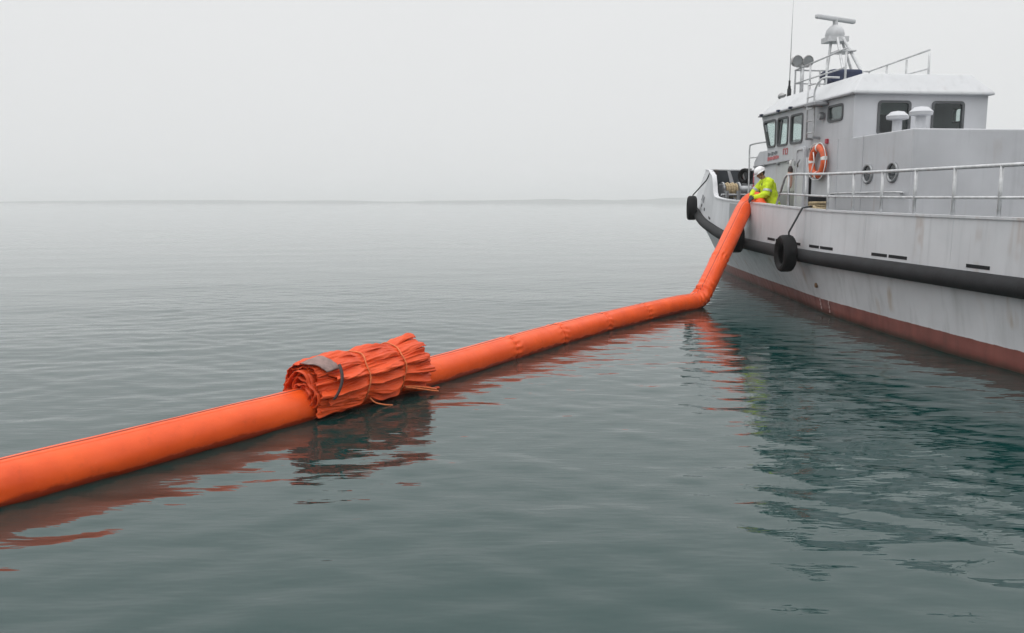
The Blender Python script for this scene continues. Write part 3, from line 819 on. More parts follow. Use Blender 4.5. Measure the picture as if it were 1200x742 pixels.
tyre('tyre_fender', 'black tyre on a rope from the bollard, standing clear of the boom', 13.45, -2.80, 1.17, 0.375, 0.26, math.radians(-4), [(13.55, -2.79, 1.36), (13.57, -2.80, 1.60), (13.62, -2.565, t1.z + .04), (13.60, -2.45, t1.z + .06), (13.56, -2.30, 2.13)])
h9, z9 = row_at(TOPROW, 9.75)
tyre('tyre_fender', 'black tyre on the hull half hidden behind the orange boom', 10.12, -2.60, 1.35, 0.36, 0.24, math.radians(-6), [(10.12, -2.60, 1.55), (10.12, -2.56, 1.75), (10.1, -h9 - .045, z9 + .02), (10.1, -h9 + .06, z9 + .03)])
h4, z4 = row_at(TOPROW, 4.2)
tyre('tyre_fender', 'black tyre hanging at the bow beside the raised plating', 3.95, -1.78, 2.02, 0.375, 0.27, math.radians(-12), [(3.95, -1.78, 2.22), (3.97, -1.76, 2.42), (4.6, -1.55, 2.86), (4.75, -h4 - .17, z4 - .05), (4.8, -h4 - .06, z4 + .0)])
h2, z2 = row_at(TOPROW, 2.3)
tyre('tyre_fender', 'small black tyre lashed inside the bow bulwark top', 2.3, h2 - 0.24, z2 - 0.17, 0.25, 0.18, math.radians(30), [(2.3, h2 - .24, z2 - .05), (2.3, h2 - .15, z2 + .05), (2.3, h2 - .02, z2 + .05)])

# ------------------------------------------------------------------ things aboard
lr = thing('life_ring', 'orange life ring with white bands hung on the cabin wall', 'life ring', bw(12.0, -HV - 0.10, 3.08), BOAT_A)
n = 64
mb = MB().torus((0, 0, 0), 0.295, 0.083, 'y', n, 14, 0.8); mb.build('ring', M['ring'], lr, smooth='all')
for a in (0.05, 0.5, 1.0, 1.5):
    rows_ = []
    for k in range(7):
        t = PI * a - 0.11 + 0.22 * k / 6; row = []
        for j in range(14):
            p = 2 * PI * j / 14; rr_ = 0.295 + 0.087 * math.cos(p)
            row.append((rr_ * math.cos(t), 0.087 * 0.8 * math.sin(p), rr_ * math.sin(t)))
        rows_.append(row)
    MB().grid(rows_, closed_u=True).build('white_band', M['ringwhite'], lr, smooth='all')
gp = []
for k in range(64):
    t = 2 * PI * k / 64; b = abs(math.sin(2 * t)) ; gp.append(((0.385 + 0.045 * b) * math.cos(t), -0.01 - 0.02 * b, (0.385 + 0.045 * b) * math.sin(t)))
MB().tube(gp, 0.010, 6, closed=True).build('grab_line', M['ringwhite'], lr, smooth='all')
MB().tube([(-0.05, -.085, .2), (0.02, -.09, 0.0), (-0.12, -.085, -.22), (-.2, -.05, -.35)], 0.012, 6).build('lanyard', M['ringwhite'], lr, smooth='all')
MB().box((0, 0.06, 0.36), (0.06, 0.12, 0.04)).build('hook', M['steel'], lr)

rc = MB().torus((0, 0, 0), 0.155, 0.03, 'z', 28, 8).torus((0.01, 0, 0.055), 0.16, 0.03, 'z', 28, 8).torus((-.01, .01, -0.05), 0.165, 0.03, 'z', 28, 8).tube([(0.1, -.12, 0), (0.3, -.2, -.03), (0.5, -.12, -.08), (0.6, .1, -.12)], 0.026, 7).build('mooring_rope', M['rope'], smooth='all')
rc.location = bw(13.5, -2.2, 2.13); rc.rotation_euler = (0, 0, BOAT_A)
tag(rc, 'beige rope turned around the black bollard', 'rope')
cr = MB()
for k in range(7): cr.torus((0, -0.15 + 0.05 * k, 0.0), 0.17 + 0.03 * math.sin(k * 2.1), 0.034, 'y', 26, 8)
cr.tube([(0.0, .1, -.15), (0.35, .2, -.35), (0.8, .0, -.42), (1.1, -.2, -.44)], 0.03, 7)
ro = cr.build('mooring_rope', M['rope'], smooth='all'); ro.location = bw(5.5, -1.12, 2.55); ro.rotation_euler = (0, 0, BOAT_A)
tag(ro, 'tan rope wound on the foredeck windlass drum', 'rope')
# small float hanging by the door
fl = thing('marker_float', 'faded orange and white float hanging beside the cabin door', 'float', bw(10.62, -HV - .11, 2.1), BOAT_A); fl.scale = (0.62, 0.62, 1.0)
MB().lathe((0, 0, 0), [(0, .42), (.05, .43), (.09, .50), (.10, .65), (.085, .80), (.05, .86), (0, .87)], 16).build('float_body', simple('faded_orange', (0.6, 0.36, 0.28), 0.6), fl, smooth='all')
MB().lathe((0, 0, 0), [(.095, .80), (.098, .86), (.06, .93), (0, .94)], 16).build('dark_collar', M['strap'], fl, smooth='all')
MB().lathe((0, 0, 0), [(.02, .93), (.055, .98), (.05, 1.06), (0, 1.08)], 12).build('white_cap', M['ringwhite'], fl, smooth='all')
MB().tube([(0, 0, 1.05), (0, .1, 1.10)], .012, 6).build('hook', M['steel'], fl)
MB().tube([(0, 0, .43), (.01, 0, .15), (0, 0.02, -.5)], .014, 6).build('line', M['darkrope'], fl)
# fire hose box on the front of the house
fb = thing('hose_cover', 'red fabric cover standing against the front of the deckhouse', 'cover', bw(7.75, -HV + .30, 1.5), BOAT_A)
MB().lathe((0, 0, 0), [(0, 0), (.19, 0), (.20, .3), (.19, 1.0), (.17, 1.45), (.12, 1.58), (0, 1.62)], 14).build('cover_body', M['redpaint'], fb, smooth='all')
MB().torus((0, 0, 1.2), .19, .014, 'z', 18, 6).build('tie', M['darkrope'], fb)

# ------------------------------------------------------------------ the boom
BR = 0.195
edge = [(-6.3, 2.05), (-5.0, 4.0), (-3.85, 5.75), (-2.77, 7.35), (-1.02, 9.98), (0.08, 11.88), (1.43, 14.1), (3.0, 16.45), (3.55, 17.2)]
flat = []
for i, q in enumerate(edge):
    a, b = Vector(edge[max(i - 1, 0)]), Vector(edge[min(i + 1, len(edge) - 1)])
    d = (b - a).normalized(); nn = Vector((-d.y, d.x))
    c = Vector(q) + nn * 0.165
    flat.append(Vector((c.x, c.y, 0.12)))
topb = bw(10.05, -2.30, 0)
over = bw(10.22, -2.18, 0)
ends = bw(10.62, -2.02, 0)
K = Vector((4.02, 18.02, 0.20))
T = Vector((topb.x - 0.12, topb.y - 0.05, 2.05))
climb = [K + (T - K) * t for t in (0.10, 0.30, 0.55, 0.8, 1.0)]
path = spline(flat, 26) + spline([flat[-1], Vector((3.80, 17.72, 0.125)), K] , 12)[1:] 
path2 = spline([K] + climb + [Vector((topb.x + .02, topb.y, 2.225)), Vector((over.x + .02, over.y, 2.25)), Vector((ends.x - .18, ends.y + .1, 2.15)), Vector((ends.x + .02, ends.y, 1.98))], 14)[1:]
path = path + path2
# resample by arc length
def resample(P, step):
    L = [0.0]
    for a, b in zip(P, P[1:]): L.append(L[-1] + (b - a).length)
    n = int(L[-1] / step); out = []; j = 0
    for k in range(n + 1):
        d = L[-1] * k / n
        while j < len(L) - 2 and L[j + 1] < d: j += 1
        t = (d - L[j]) / max(1e-9, L[j + 1] - L[j]); out.append(P[j].lerp(P[j + 1], t))
    return out, L[-1]
path, PL = resample(path, 0.022)
for _ in range(3):
    path = [path[0]] + [(path[i - 1] + path[i] * 2 + path[i + 1]) / 4 for i in range(1, len(path) - 1)] + [path[-1]]
NP = len(path)
arc = [PL * i / (NP - 1) for i in range(NP)]
def nearest_arc(p): return arc[min(range(NP), key=lambda i: (path[i] - p).length)]
aK = nearest_arc(K); aT = nearest_arc(Vector((topb.x, topb.y, 2.2)))
joints = [nearest_arc(Vector((x, y, 0.12))) for x, y in ((-3.9, 5.9), (-0.12, 12.0), (0.62, 13.25), (1.55, 14.55), (2.45, 15.9))]
joints += [aK + (aT - aK) * 0.36]
def boom_frames():
    fr = []; prev = None
    for i in range(NP):
        t = (path[min(i + 1, NP - 1)] - path[max(i - 1, 0)]).normalized()
        if prev is None: a = Vector((0, 0, 1)); 
        else: a = prev
        a = (a - t * a.dot(t)).normalized(); prev = a
        fr.append((t, a, t.cross(a)))      # a: up-ish, b: to the near-side left of travel
    return fr
FR = boom_frames()
def boom_r(i, th):
    s = arc[i]; r = BR
    r += 0.007 * mnoise.noise(Vector((s * 1.3, math.cos(th) * 1.2, math.sin(th) * 1.2)))
    for j in joints:                       # gathered joints: cinched ring with radial puckers
        d = abs(s - j)
        if d < 0.35:
            g = math.exp(-(d / 0.055) ** 2)
            r -= 0.016 * g
            pk = math.exp(-(d / 0.13) ** 2)
            r += 0.014 * pk * mnoise.noise(Vector((s * 9, th * 4.0, j * 3)))
            r += 0.009 * pk * math.sin(th * 13 + 4 * mnoise.noise(Vector((s * 5, j, 1)))) * math.copysign(1, 1)
            r += 0.004 * math.exp(-((d - 0.10) / 0.04) ** 2)
    d = s - aK                             # the bend: crosswise creases
    if abs(d) < 0.75:
        g = math.exp(-(d / 0.36) ** 2)
        cre = math.sin(s * 34 + 2.2 * math.sin(th + 0.6) + 3 * mnoise.noise(Vector((s * 3, th, 4))))
        r += g * (0.030 * (abs(cre) ** 0.6 * math.copysign(1, cre)) * (0.65 + 0.5 * math.cos(th)) - 0.006)
    return r
def boom_flat(i):
    s = arc[i]
    k = math.exp(-((s - aT - 0.12) / 0.30) ** 2) * 0.50
    e_ = max(0.0, min(1.0, (s - aT - 0.1) / 0.6))
    return 1 - k, 1 - 0.45 * e_            # vertical squash, overall shrink
NT = 56
rows_ = []
for i in range(NP):
    t, a, b = FR[i]; sq, sh = boom_flat(i); row = []
    for k in range(NT):
        th = 2 * PI * k / NT; r = boom_r(i, th) * sh
        row.append(path[i] + a * (math.cos(th) * r * sq) + b * (math.sin(th) * r * (1 + (1 - sq) * 0.25)))
    rows_.append(row)
boom = thing('containment_boom', 'long inflated orange oil containment boom floating from the water up onto the boat', 'oil boom', (path[0].x, path[0].y, 0))
OB = Vector((path[0].x, path[0].y, 0))
mb = MB().grid([[q - OB for q in r] for r in rows_], closed_u=True)
o_ = len(mb.v); mb.f.append(tuple(range(NT))[::-1]); mb.f.append(tuple(range(o_ - NT, o_)))
mb.build('sleeve', M['pvc'], boom, smooth='all')
def boom_pt(i, th, lift):
    t, a, b = FR[i]; sq, sh = boom_flat(i); r = boom_r(i, th) * sh + lift
    return path[i] + a * (math.cos(th) * r * sq) + b * (math.sin(th) * r * (1 + (1 - sq) * 0.25)) - OB
# welded flap seam running the length (b points to the far side of the climb)
def strip(th, w, lift, i0, i1, name, mat):
    rr_ = []
    for i in range(i0, i1):
        rr_.append([boom_pt(i, th - w, 0.0), boom_pt(i, th - w * .8, lift), boom_pt(i, th + w * .8, lift), boom_pt(i, th + w, 0.0)])
    MB().grid(rr_).build(name, mat, boom, smooth='all')
strip(0.10, 0.035, 0.004, 0, NP - 20, 'seam', M['seam'])
strip(0.28, 0.10, 0.003, 0, NP - 20, 'seam_flap', M['pvc'])
for j in joints:
    i = int(j / PL * (NP - 1))
    MB().tube([boom_pt(i, 2 * PI * k / 40, 0.001) for k in range(40)], 0.006, 6, closed=True).build('joint_band', M['pvc'], boom, smooth='all')

# ------------------------------------------------------------------ the tied bundle of boom fabric riding on the boom
sA = nearest_arc(Vector((-2.21, 8.51, 0.12)))
BL = 1.76
def boom_frame_at(s):
    f = min(max(s / PL * (NP - 1), 0), NP - 1.001); i = int(f); return path[i].lerp(path[i + 1], f - i), FR[i]
AX0, (ta, _, _) = boom_frame_at(sA + BL / 2)
ta = Vector((ta.x, ta.y, 0)).normalized(); side = Vector((ta.y, -ta.x, 0))     # side: toward the camera
ORG = Vector((AX0.x, AX0.y, 0)) - ta * BL / 2 + side * 0.03
bundle = thing('folded_boom_bundle', 'crumpled bundle of folded orange fabric tied with cords on the boom', 'fabric bundle', (ORG.x, ORG.y, 0), math.atan2(ta.y, ta.x))
# local: x along, y left (away from camera), z up
C1, C2 = 0.43, 0.76          # cords, fraction of length
Rs = pchip([0, 0.06, 0.2, C1 - .12, C1, C1 + .14, C2 - .12, C2, C2 + .12, 1.0], [0.245, 0.265, 0.285, 0.29, 0.268, 0.285, 0.29, 0.262, 0.295, 0.31])
cz = pchip([0, 0.25, 0.6, 1.0], [0.285, 0.295, 0.305, 0.315])
def N3(a, b, c): return mnoise.noise(Vector((a, b, c)))
def pin_at(x): return 1 - 0.75 * math.exp(-((x - C1) / 0.05) ** 2) - 0.75 * math.exp(-((x - C2) / 0.045) ** 2)
def pt_on(x, th, r):
    xf = min(max(x, 0), 1)
    zz = cz(xf) + math.sin(th) * r * .98
    if zz < 0.035: zz = 0.035 + (zz - 0.035) * 0.25            # sags onto the water
    return Vector((x * BL, math.cos(th) * r * 1.02, zz))
def crumple(x, th, seed):
    ct, st = math.cos(th), math.sin(th)
    near = math.exp(-((x - C1) / 0.13) ** 2) + math.exp(-((x - C2) / 0.12) ** 2)
    long_ = N3(x * 1.7 + seed, th * 3.0 + 0.8 * math.sin(x * 4 + seed), seed)                       # long soft valleys
    rid = max(0.0, 1 - abs(N3(x * 2.6 + 2 * seed, th * 2.4 + x * 1.1, seed + 5)) * 3.2)
    # sharp little creases running several ways, as in coated cloth
    c1 = max(0.0, 1 - abs(N3(x * 1.8 + th * 0.8, th * 4.2 - x * 1.2, seed + 9)) * 4.5)
    c2 = max(0.0, 1 - abs(N3(x * 2.6 - th * 1.0, th * 5.0 + x * 1.8, seed + 13)) * 4.5)
    c3 = max(0.0, 1 - abs(N3(x * 4.5 + th * 1.5, th * 9.0 - x * 2, seed + 17)) * 4.0)
    gath = math.sin(th * 34 + 5 * N3(x * 4, th * 2, seed)) * near                                    # small gathers at the cords
    fan = max(0, (x - C2) / (1 - C2)) * math.sin(th * 24 + 3 * N3(th * 2, x * 3, seed + 2))
    return 0.036 * long_ + 0.018 * rid ** 1.5 + 0.013 * c1 + 0.012 * c2 - 0.007 * c3 + 0.006 * gath + 0.010 * fan
# inner wrap closes the roll
rr_ = []
for i in range(91):
    x0 = i / 90; row = []
    for j in range(200):
        th = 2 * PI * j / 200
        x = 0.035 + 0.93 * x0
        row.append(pt_on(x, th, Rs(x) * 0.93 + crumple(x, th, 0.3 + 0.0 * j) * pin_at(x) * (0.5 - 0.5 * math.cos(min(1, (2 * PI - th) / 0.5) * PI))))
    rr_.append(row)
MB().grid(rr_, closed_u=True).build('inner_wrap', M['tarp'], bundle, smooth='all')
# overlapping folds of the outer cloth: each a sheet whose lower free edge stands off the one below
def fold(th0, th1, xa, xb, lift, seed, roll=0.03):
    rr_ = []; nt, ns = 60, 190
    for i in range(ns + 1):
        f = i / ns; row = []
        for j in range(nt + 1):
            t = j / nt
            ea = xa + 0.030 * N3(t * 2.2, seed, 1) + 0.014 * N3(t * 7, seed, 2); eb = xb + 0.016 * N3(t * 2.5, seed, 3) + 0.006 * N3(t * 8, seed, 4)
            x = ea + (eb - ea) * f
            w0 = 0.10 * N3(x * 1.6, seed, 5); w1 = 0.16 * N3(x * 2.1, seed, 6) + 0.05 * N3(x * 7, seed, 7)
            th = (th0 + w0) * (1 - t) + (th1 + w1) * t
            p = pin_at(x)
            e_ = max(0.0, (t - 0.55) / 0.45)
            lf = lift * 1.45 * (0.55 + 0.7 * N3(x * 2.6, seed, 8) + 0.25) * p
            r = Rs(min(max(x, 0), 1)) + 0.006 + max(0.004, lf * e_ ** 1.5) + crumple(x, th, seed) * (0.25 + 0.75 * p)
            if t > 0.93: r -= (t - 0.93) / 0.07 * min(roll, 0.6 * lf + .012)      # rolled lip
            if t < 0.08: r -= (0.08 - t) / 0.08 * 0.05                            # tucked under the fold above
            row.append(pt_on(x, th, r))
        rr_.append(row)
    o = MB().grid(rr_).build('cloth_fold', M['tarp'], bundle, smooth='all')
    s_ = o.modifiers.new('thickness', 'SOLIDIFY'); s_.thickness = 0.007; s_.offset = -1
    return o
D = math.radians
for (a, b_, xa, xb, lf, sd) in ((20, 112, .03, .965, .04, 1.1), (80, 138, .05, .97, .055, 2.3), (118, 165, .11, .965, .06, 3.7), (150, 186, .02, .98, .065, 4.2), (172, 208, .08, .965, .06, 5.9),
                                (196, 226, .03, .975, .06, 6.4), (214, 252, .05, .96, .05, 7.7), (236, 285, .04, .965, .03, 8.8), (275, 372, .04, .96, .02, 9.9)):
    fold(D(a), D(b_), xa, xb, lf, sd)
# the open end: one long cloth rolled and folded on itself
def roll_layer(r0, r1, turns, x0, x1, seed, ph):
    rr_ = []; nt = int(110 * turns)
    for i in range(13):
        f = i / 12; row = []
        for j in range(nt + 1):
            t = j / nt; th = ph + 2 * PI * turns * t
            r = r0 + (r1 - r0) * t
            zig = 0.024 * math.sin(th * 4.3 + 4 * N3(t * 4, seed, 0)) + 0.016 * N3(t * 14, seed, 1) + 0.030 * N3(math.cos(th) * 1.4, math.sin(th) * 1.4, seed)
            x = x0 + 0.035 * N3(t * 6, seed, 3) + 0.012 * N3(t * 22, seed, 4) + (x1 - x0) * f
            q = pt_on(x, th, max(0.01, r + zig * (1 - 0.3 * f))); row.append(q)
        rr_.append(row)
    o = MB().grid(rr_).build('rolled_layer', M['tarp'], bundle, smooth='all')
    s_ = o.modifiers.new('thickness', 'SOLIDIFY'); s_.thickness = 0.010
roll_layer(0.03, 0.222, 3.6, 0.012, 0.30, 2.2, 0.4)
roll_layer(0.155, 0.238, 1.5, 0.0, 0.26, 4.9, 2.6)
roll_layer(0.06, 0.25, 3.0, 0.955, 0.75, 6.6, 1.0)
# cords around the two waists, pulled into the folds
def cord(xf, name, wob, tail):
    pts_ = []
    for k in range(90):
        th = 2 * PI * k / 90
        x = xf + wob * math.sin(th * 1 + 0.6) + 0.006 * math.sin(th * 7)
        r = Rs(xf) + 0.036 + 0.007 * math.sin(th * 5 + xf * 9) + 0.004 * N3(th * 4, xf, 1)
        q = pt_on(x, th, r); q.z = max(q.z, 0.02); pts_.append(q)
    o = MB().tube(pts_, 0.009, 7, closed=True).build(name, M['orangecord'], bundle, smooth='all')
    for tl_ in tail: MB().tube(spline(tl_, 6), 0.009, 6).build('cord_tail', M['orangecord'], o, smooth='all')
    return o
cord(C1, 'cord', 0.030, [[(C1 * BL, -.275, .12), (C1 * BL + .03, -.32, .07), (C1 * BL + .12, -.37, .035), (C1 * BL + .22, -.40, .012)]])
cord(C2, 'cord', 0.022, [[(C2 * BL, -.27, .13), (C2 * BL + .13, -.33, .10), (C2 * BL + .28, -.39, .06), (C2 * BL + .42, -.41, .025)],
                         [(C2 * BL, -.27, .14), (C2 * BL + .14, -.32, .12), (C2 * BL + .30, -.38, .08), (C2 * BL + .40, -.40, .05)]])
def sheet(pts_a, pts_b, name, mat, n=10, thick=0.006, wob=0.012, seed=0):
    A_, B_ = spline(pts_a, n), spline(pts_b, n); rr_ = []
    for a, b in zip(A_, B_):
        rr_.append([a.lerp(b, t / 8) + Vector((0, 0, wob * mnoise.noise(Vector((a.x * 9 + seed, t * .8, seed))))) for t in range(9)])
    o = MB().grid(rr_).build(name, mat, bundle, smooth='all')
    s_ = o.modifiers.new('thickness', 'SOLIDIFY'); s_.thickness = thick
    return o
sheet([(1.33, -.26, .15), (1.55, -.34, .11), (1.80, -.40, .06)], [(1.33, -.24, .10), (1.57, -.31, .06), (1.77, -.38, .03)], 'loose_flap', M['tarp'], wob=.03)
# faded patch lying across the top of the open end, and a strap below it
def on_wrap(xf, th, lift): return pt_on(xf, th, Rs(min(max(xf, 0), 1)) + lift)
rr_ = []
for xf in np.linspace(0, 1, 14):
    row = []
    for t in np.linspace(0, 1, 14):
        th = math.radians(100 + 41 * t); x = -0.005 + 0.135 * xf + 0.085 * t - 0.03 * xf * t + 0.01 * N3(t * 5, 3, xf)
        q = on_wrap(x, th, 0.092 - 0.02 * abs(t - .5) + 0.016 * N3(xf * 2, t * 2.5, 2))
        row.append(q)
    rr_.append(row)
pt = MB().grid(rr_).build('grey_patch', M['patch'], bundle, smooth='all')
s_ = pt.modifiers.new('thickness', 'SOLIDIFY'); s_.thickness = 0.008
rr_ = []
for t in np.linspace(0, 1, 16):
    th = math.radians(136 + 52 * t); x = 0.168 - 0.095 * t + 0.02 * math.sin(t * 3)
    rr_.append([on_wrap(x - .010, th, .118 - .012 * t), on_wrap(x + .010, th, .120 - .012 * t)])
stp = MB().grid(rr_).build('black_strap', M['strap'], bundle, smooth='all')
s_ = stp.modifiers.new('thickness', 'SOLIDIFY'); s_.thickness = 0.008

# ------------------------------------------------------------------ the person at the bulwark
PX, PY, PZ = 6.22, 20.62, row_at(RAILROW, 10.3)[1] + 0.05
person = thing('person', 'person in yellow hi-vis jacket and white helmet holding the boom end', 'person', (PX, PY, PZ), 0)
def capsule(mb, a, b, ra, rb, n=16, sy=1.0):
    a, b = Vector(a), Vector(b); d = (b - a).normalized()
    ts = [(-1, 0.0)]; path_, rad = [], []
    for k in range(5):
        t = -PI / 2 + PI / 2 * k / 4; path_.append(a + d * ra * math.sin(t)); rad.append(max(1e-4, ra * math.cos(t)))
    for k in range(1, 5):
        t = PI / 2 * k / 4; path_.append(b + d * rb * math.sin(t)); rad.append(max(1e-4, rb * math.cos(t)))
    mb.tube(path_, rad, n)
def blob(mb, c, r, n=18):
    rows_ = []
    for i in range(n // 2 + 1):
        t = -PI / 2 + PI * i / (n // 2)
        rows_.append([(c[0] + r[0] * math.cos(t) * math.cos(2 * PI * k / n), c[1] + r[1] * math.cos(t) * math.sin(2 * PI * k / n), c[2] + r[2] * math.sin(t)) for k in range(n)])
    mb.grid(rows_, closed_u=True)
def fuse(o, vox, it=4):
    r = o.modifiers.new('fuse', 'REMESH'); r.mode = 'VOXEL'; r.voxel_size = vox; r.use_smooth_shade = True
    if it:
        s = o.modifiers.new('soft', 'SMOOTH'); s.iterations = it; s.factor = 0.5
    return o
def W(x, y, Y):         # a point seen at photo pixel (x, y) at depth Y, relative to the person's base
    c, s = math.cos(PITCH), math.sin(PITCH)
    d = Vector(((x - 600) / F_PX, c - s * -(371 - y) / F_PX, -s + c * (371 - y) / F_PX))
    p = Vector((0, 0, CAM_H)) + d * (Y / d.y)
    return p - Vector((PX, PY, PZ))
hip = Vector((0.0, 0.02, 0.93)); chest = Vector((-0.10, 0.0, 1.27)); neck = Vector((-0.20, 0.0, 1.46)); head = Vector((-0.29, 0.0, 1.60))
shL, shR = Vector((-0.13, -0.19, 1.40)), Vector((-0.17, 0.19, 1.40))
elL, elR = Vector((-0.21, -0.27, 1.12)), Vector((-0.36, 0.24, 1.16))
wrL, wrR = W(882.5, 232, PY - .22), W(880, 230.5, PY + .02)
# body
b = MB()
capsule(b, hip, chest, .14, .13); capsule(b, shL, shR, .07, .07); capsule(b, chest, neck, .10, .06); capsule(b, neck, head, .055, .06)
fwd = Vector((-0.86, -0.10, -0.50)).normalized()       # gaze: down toward the boom
upv = Vector((-0.50, 0, 0.866)).normalized(); sid = fwd.cross(upv).normalized()
def H(f, s, u): return head + fwd * f + sid * s + upv * u
blob(b, H(0, 0, 0.02), (.095, .078, .115)); blob(b, H(.035, 0, -.055), (.06, .055, .06))
capsule(b, H(.085, 0, .015), H(.112, 0, -.022), .011, .016)         # nose
for s_ in (-1, 1):
    blob(b, H(.0, s_ * .078, -.005), (.018, .012, .03))             # ears
    capsule(b, H(.075, s_ * .035, .03), H(.085, s_ * .012, .032), .012, .012)  # brow
    blob(b, H(.06, s_ * .035, -.02), (.022, .022, .02))             # cheek
capsule(b, H(.083, -.02, -.055), H(.083, .02, -.055), .009, .009)   # mouth
for (sh, el, wr) in ((shL, elL, wrL), (shR, elR, wrR)):
    capsule(b, sh, el, .055, .042); capsule(b, el, wr, .042, .030)
for s_ in (-1, 1):
    hp = Vector((0.02, s_ * .09, .90)); kn = Vector((-0.06, s_ * .11, .48)); an_ = Vector((0.02, s_ * .12, .10))
    capsule(b, hp, kn, .088, .058); capsule(b, kn, an_, .055, .040); capsule(b, an_ + Vector((0.02, 0, -.04)), an_ + Vector((-.16, 0, -.06)), .04, .032)
def hand(mb, wr, el, grow):
    d = (wr - el).normalized(); dn = Vector((-0.35, 0, -0.94)); pal = (d * 0.75 + dn * 0.25).normalized()
    lat = Vector((0, 1, 0)); lat = (lat - pal * lat.dot(pal)).normalized(); nrm = pal.cross(lat)
    if nrm.z > 0: nrm = -nrm
    p0, p1 = wr + d * .02, wr + pal * .085
    for k in (-1.5, -.5, .5, 1.5): capsule(mb, p0 + lat * k * .016, p1 + lat * k * .019, .015 + grow, .013 + grow, 10)
    for k, L in ((-1.5, .058), (-.5, .074), (.5, .078), (1.5, .068)):
        a = p1 + lat * k * .022; m1 = a + (pal * .8 + nrm * .55).normalized() * L * .55; m2 = m1 + (pal * .15 + nrm * .98).normalized() * L * .5
        capsule(mb, a, m1, .0095 + grow, .009 + grow, 10); capsule(mb, m1, m2, .009 + grow, .0075 + grow, 10)
    th0 = p0 + lat * -.028 + pal * .015; th1 = th0 + (lat * -.7 + pal * .6 + nrm * .35).normalized() * .045; th2 = th1 + (pal * .75 + nrm * .6).normalized() * .035
    capsule(mb, th0, th1, .013 + grow, .011 + grow, 10); capsule(mb, th1, th2, .011 + grow, .009 + grow, 10)
hand(b, wrL, elL, 0); hand(b, wrR, elR, 0)
fuse(b.build('body', M['skin'], person), 0.0075, 3)
# gloves, jacket, trousers, boots
for wr, el in ((wrL, elL), (wrR, elR)):
    g = MB(); hand(g, wr, el, .0035); d = (wr - el).normalized(); capsule(g, wr - d * .05, wr + d * .03, .042, .036)
    fuse(g.build('glove', M['glove'], person), 0.006, 2)
j = MB()
hem = Vector((0.02, 0, .78))
for s_ in (-1, 1):
    capsule(j, hem + Vector((0, s_ * .08, 0)), chest + Vector((0, s_ * .07, 0)), .175, .18)
    capsule(j, hem + Vector((0, s_ * .10, .1)), hem + Vector((0, s_ * .08, -.03)), .15, .16)
capsule(j, shL + Vector((.02, .03, -.01)), shR + Vector((.02, -.03, -.01)), .105, .105)
capsule(j, chest, neck + Vector((.03, 0, -.03)), .15, .088)
blob(j, neck + Vector((.07, 0, -.01)), (.10, .11, .07))             # hood folded on the back
for (sh, el, wr) in ((shL, elL, wrL), (shR, elR, wrR)):
    capsule(j, sh, el, .105, .09); capsule(j, el, wr + (el - wr).normalized() * .05, .088, .06)
jk = fuse(j.build('jacket', M['hivis'], person), 0.014, 3)
tx = bpy.data.textures.new('cloth_folds', 'CLOUDS'); tx.noise_scale = 0.11; tx.noise_depth = 2
dp = jk.modifiers.new('folds', 'DISPLACE'); dp.texture = tx; dp.strength = 0.05; dp.mid_level = 0.5; dp.texture_coords = 'LOCAL'
def band(a, b, t0, t1, ra, name='reflective_band'):
    a, b = Vector(a), Vector(b); MB().tube([a.lerp(b, t0), a.lerp(b, (t0 + t1) / 2), a.lerp(b, t1)], [ra, ra * 1.01, ra], 18, cap=False).build(name, M['silver'], jk, smooth='all')
band(shL, elL, .66, .84, .104); band(shR, elR, .66, .84, .104)
hb = []
for k in range(32):
    t = 2 * PI * k / 32; hb.append(Vector((0.005 + .205 * math.cos(t), .285 * math.sin(t), .84)))
rr_ = [[q + Vector((0, 0, dz)) for q in hb] for dz in (-.025, .025)]
MB().grid(rr_, closed_u=True).build('reflective_band', M['silver'], jk, smooth='all')
MB().tube([chest + Vector((-.165, -.03, .10)), hem + Vector((-.17, -.03, 0.0))], .010, 6).build('zip', M['trouser'], jk)
tr = MB()
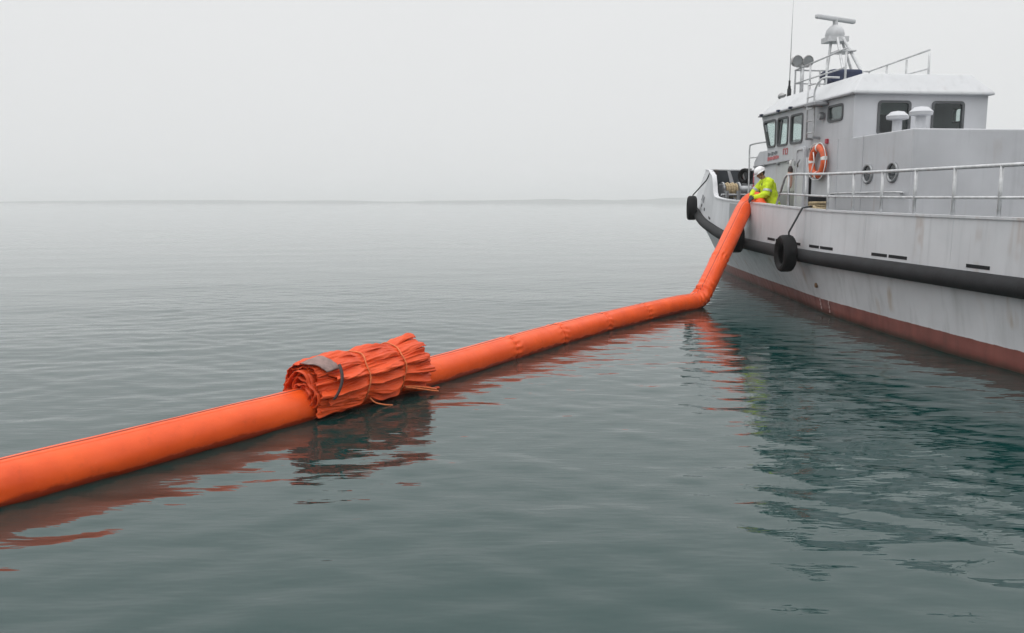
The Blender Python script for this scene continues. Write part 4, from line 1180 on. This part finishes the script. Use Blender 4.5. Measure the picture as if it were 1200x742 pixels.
for s_ in (-1, 1):
    hp = Vector((0.02, s_ * .09, .88)); kn = Vector((-0.06, s_ * .11, .48)); an_ = Vector((0.02, s_ * .12, .14))
    capsule(tr, hp, kn, .11, .082); capsule(tr, kn, an_, .08, .072)
fuse(tr.build('trousers', M['trouser'], person), 0.014, 3)
for s_ in (-1, 1):
    bo = MB(); an_ = Vector((0.02, s_ * .12, .10))
    capsule(bo, an_ + Vector((0, 0, .10)), an_, .06, .055); capsule(bo, an_ + Vector((.03, 0, -.045)), an_ + Vector((-.17, s_ * .01, -.052)), .055, .047)
    fuse(bo.build('boot', M['boot'], person), 0.01, 2)
# hair and helmet
hm = Matrix((fwd, sid, upv)).transposed()
hrb = MB(); blob(hrb, H(-.022, 0, .02), (.088, .083, .100)); hh = hrb.build('hair', M['hair'], person, smooth='all')
rows_ = []
for i in range(15):
    t = PI / 2 * i / 14; row = []
    for k in range(40):
        p = 2 * PI * k / 40
        cx = math.cos(p); ridge = 1 + 0.035 * math.exp(-(math.sin(p) / 0.22) ** 2) * math.cos(t)
        rx, ry = (.138, .116)
        q = Vector((rx * math.cos(t) * cx * ridge - .004, ry * math.cos(t) * math.sin(p), .055 + .125 * math.sin(t) * (1 + .02 * math.cos(4 * p))))
        row.append(head + hm @ q)
    rows_.append(row)
bm_ = []
for (ex, dz) in ((1.00, 0.0), (1.10, -.010), (1.10, -.016), (0.985, -.004)):
    row = []
    for k in range(40):
        p = 2 * PI * k / 40; peak = 1 + (0.24 * max(0, math.cos(p)) ** 3 if ex > 1.02 else 0)
        row.append(head + hm @ Vector((.138 * ex * peak * math.cos(p) - .004, .116 * ex * math.sin(p), .055 + dz - (.02 * max(0, math.cos(p)) ** 2 if ex > 1.02 else 0))))
    bm_.append(row)
hel = MB().grid(bm_[::-1] + rows_, closed_u=True).build('helmet', M['helmet'], person, smooth='all')
MB().tube([H(.03, -.105, .05), H(.045, -.088, -.06), H(.05, 0, -.115), H(.045, .088, -.06), H(.03, .105, .05)], .006, 6).build('chin_strap', M['strap'], hel)
for s_ in (-1, 1):
    ey = MB(); blob(ey, H(.078, s_ * .033, .008), (.012, .012, .011), 12); ey.build('eye', M['hair'], person, smooth='all')
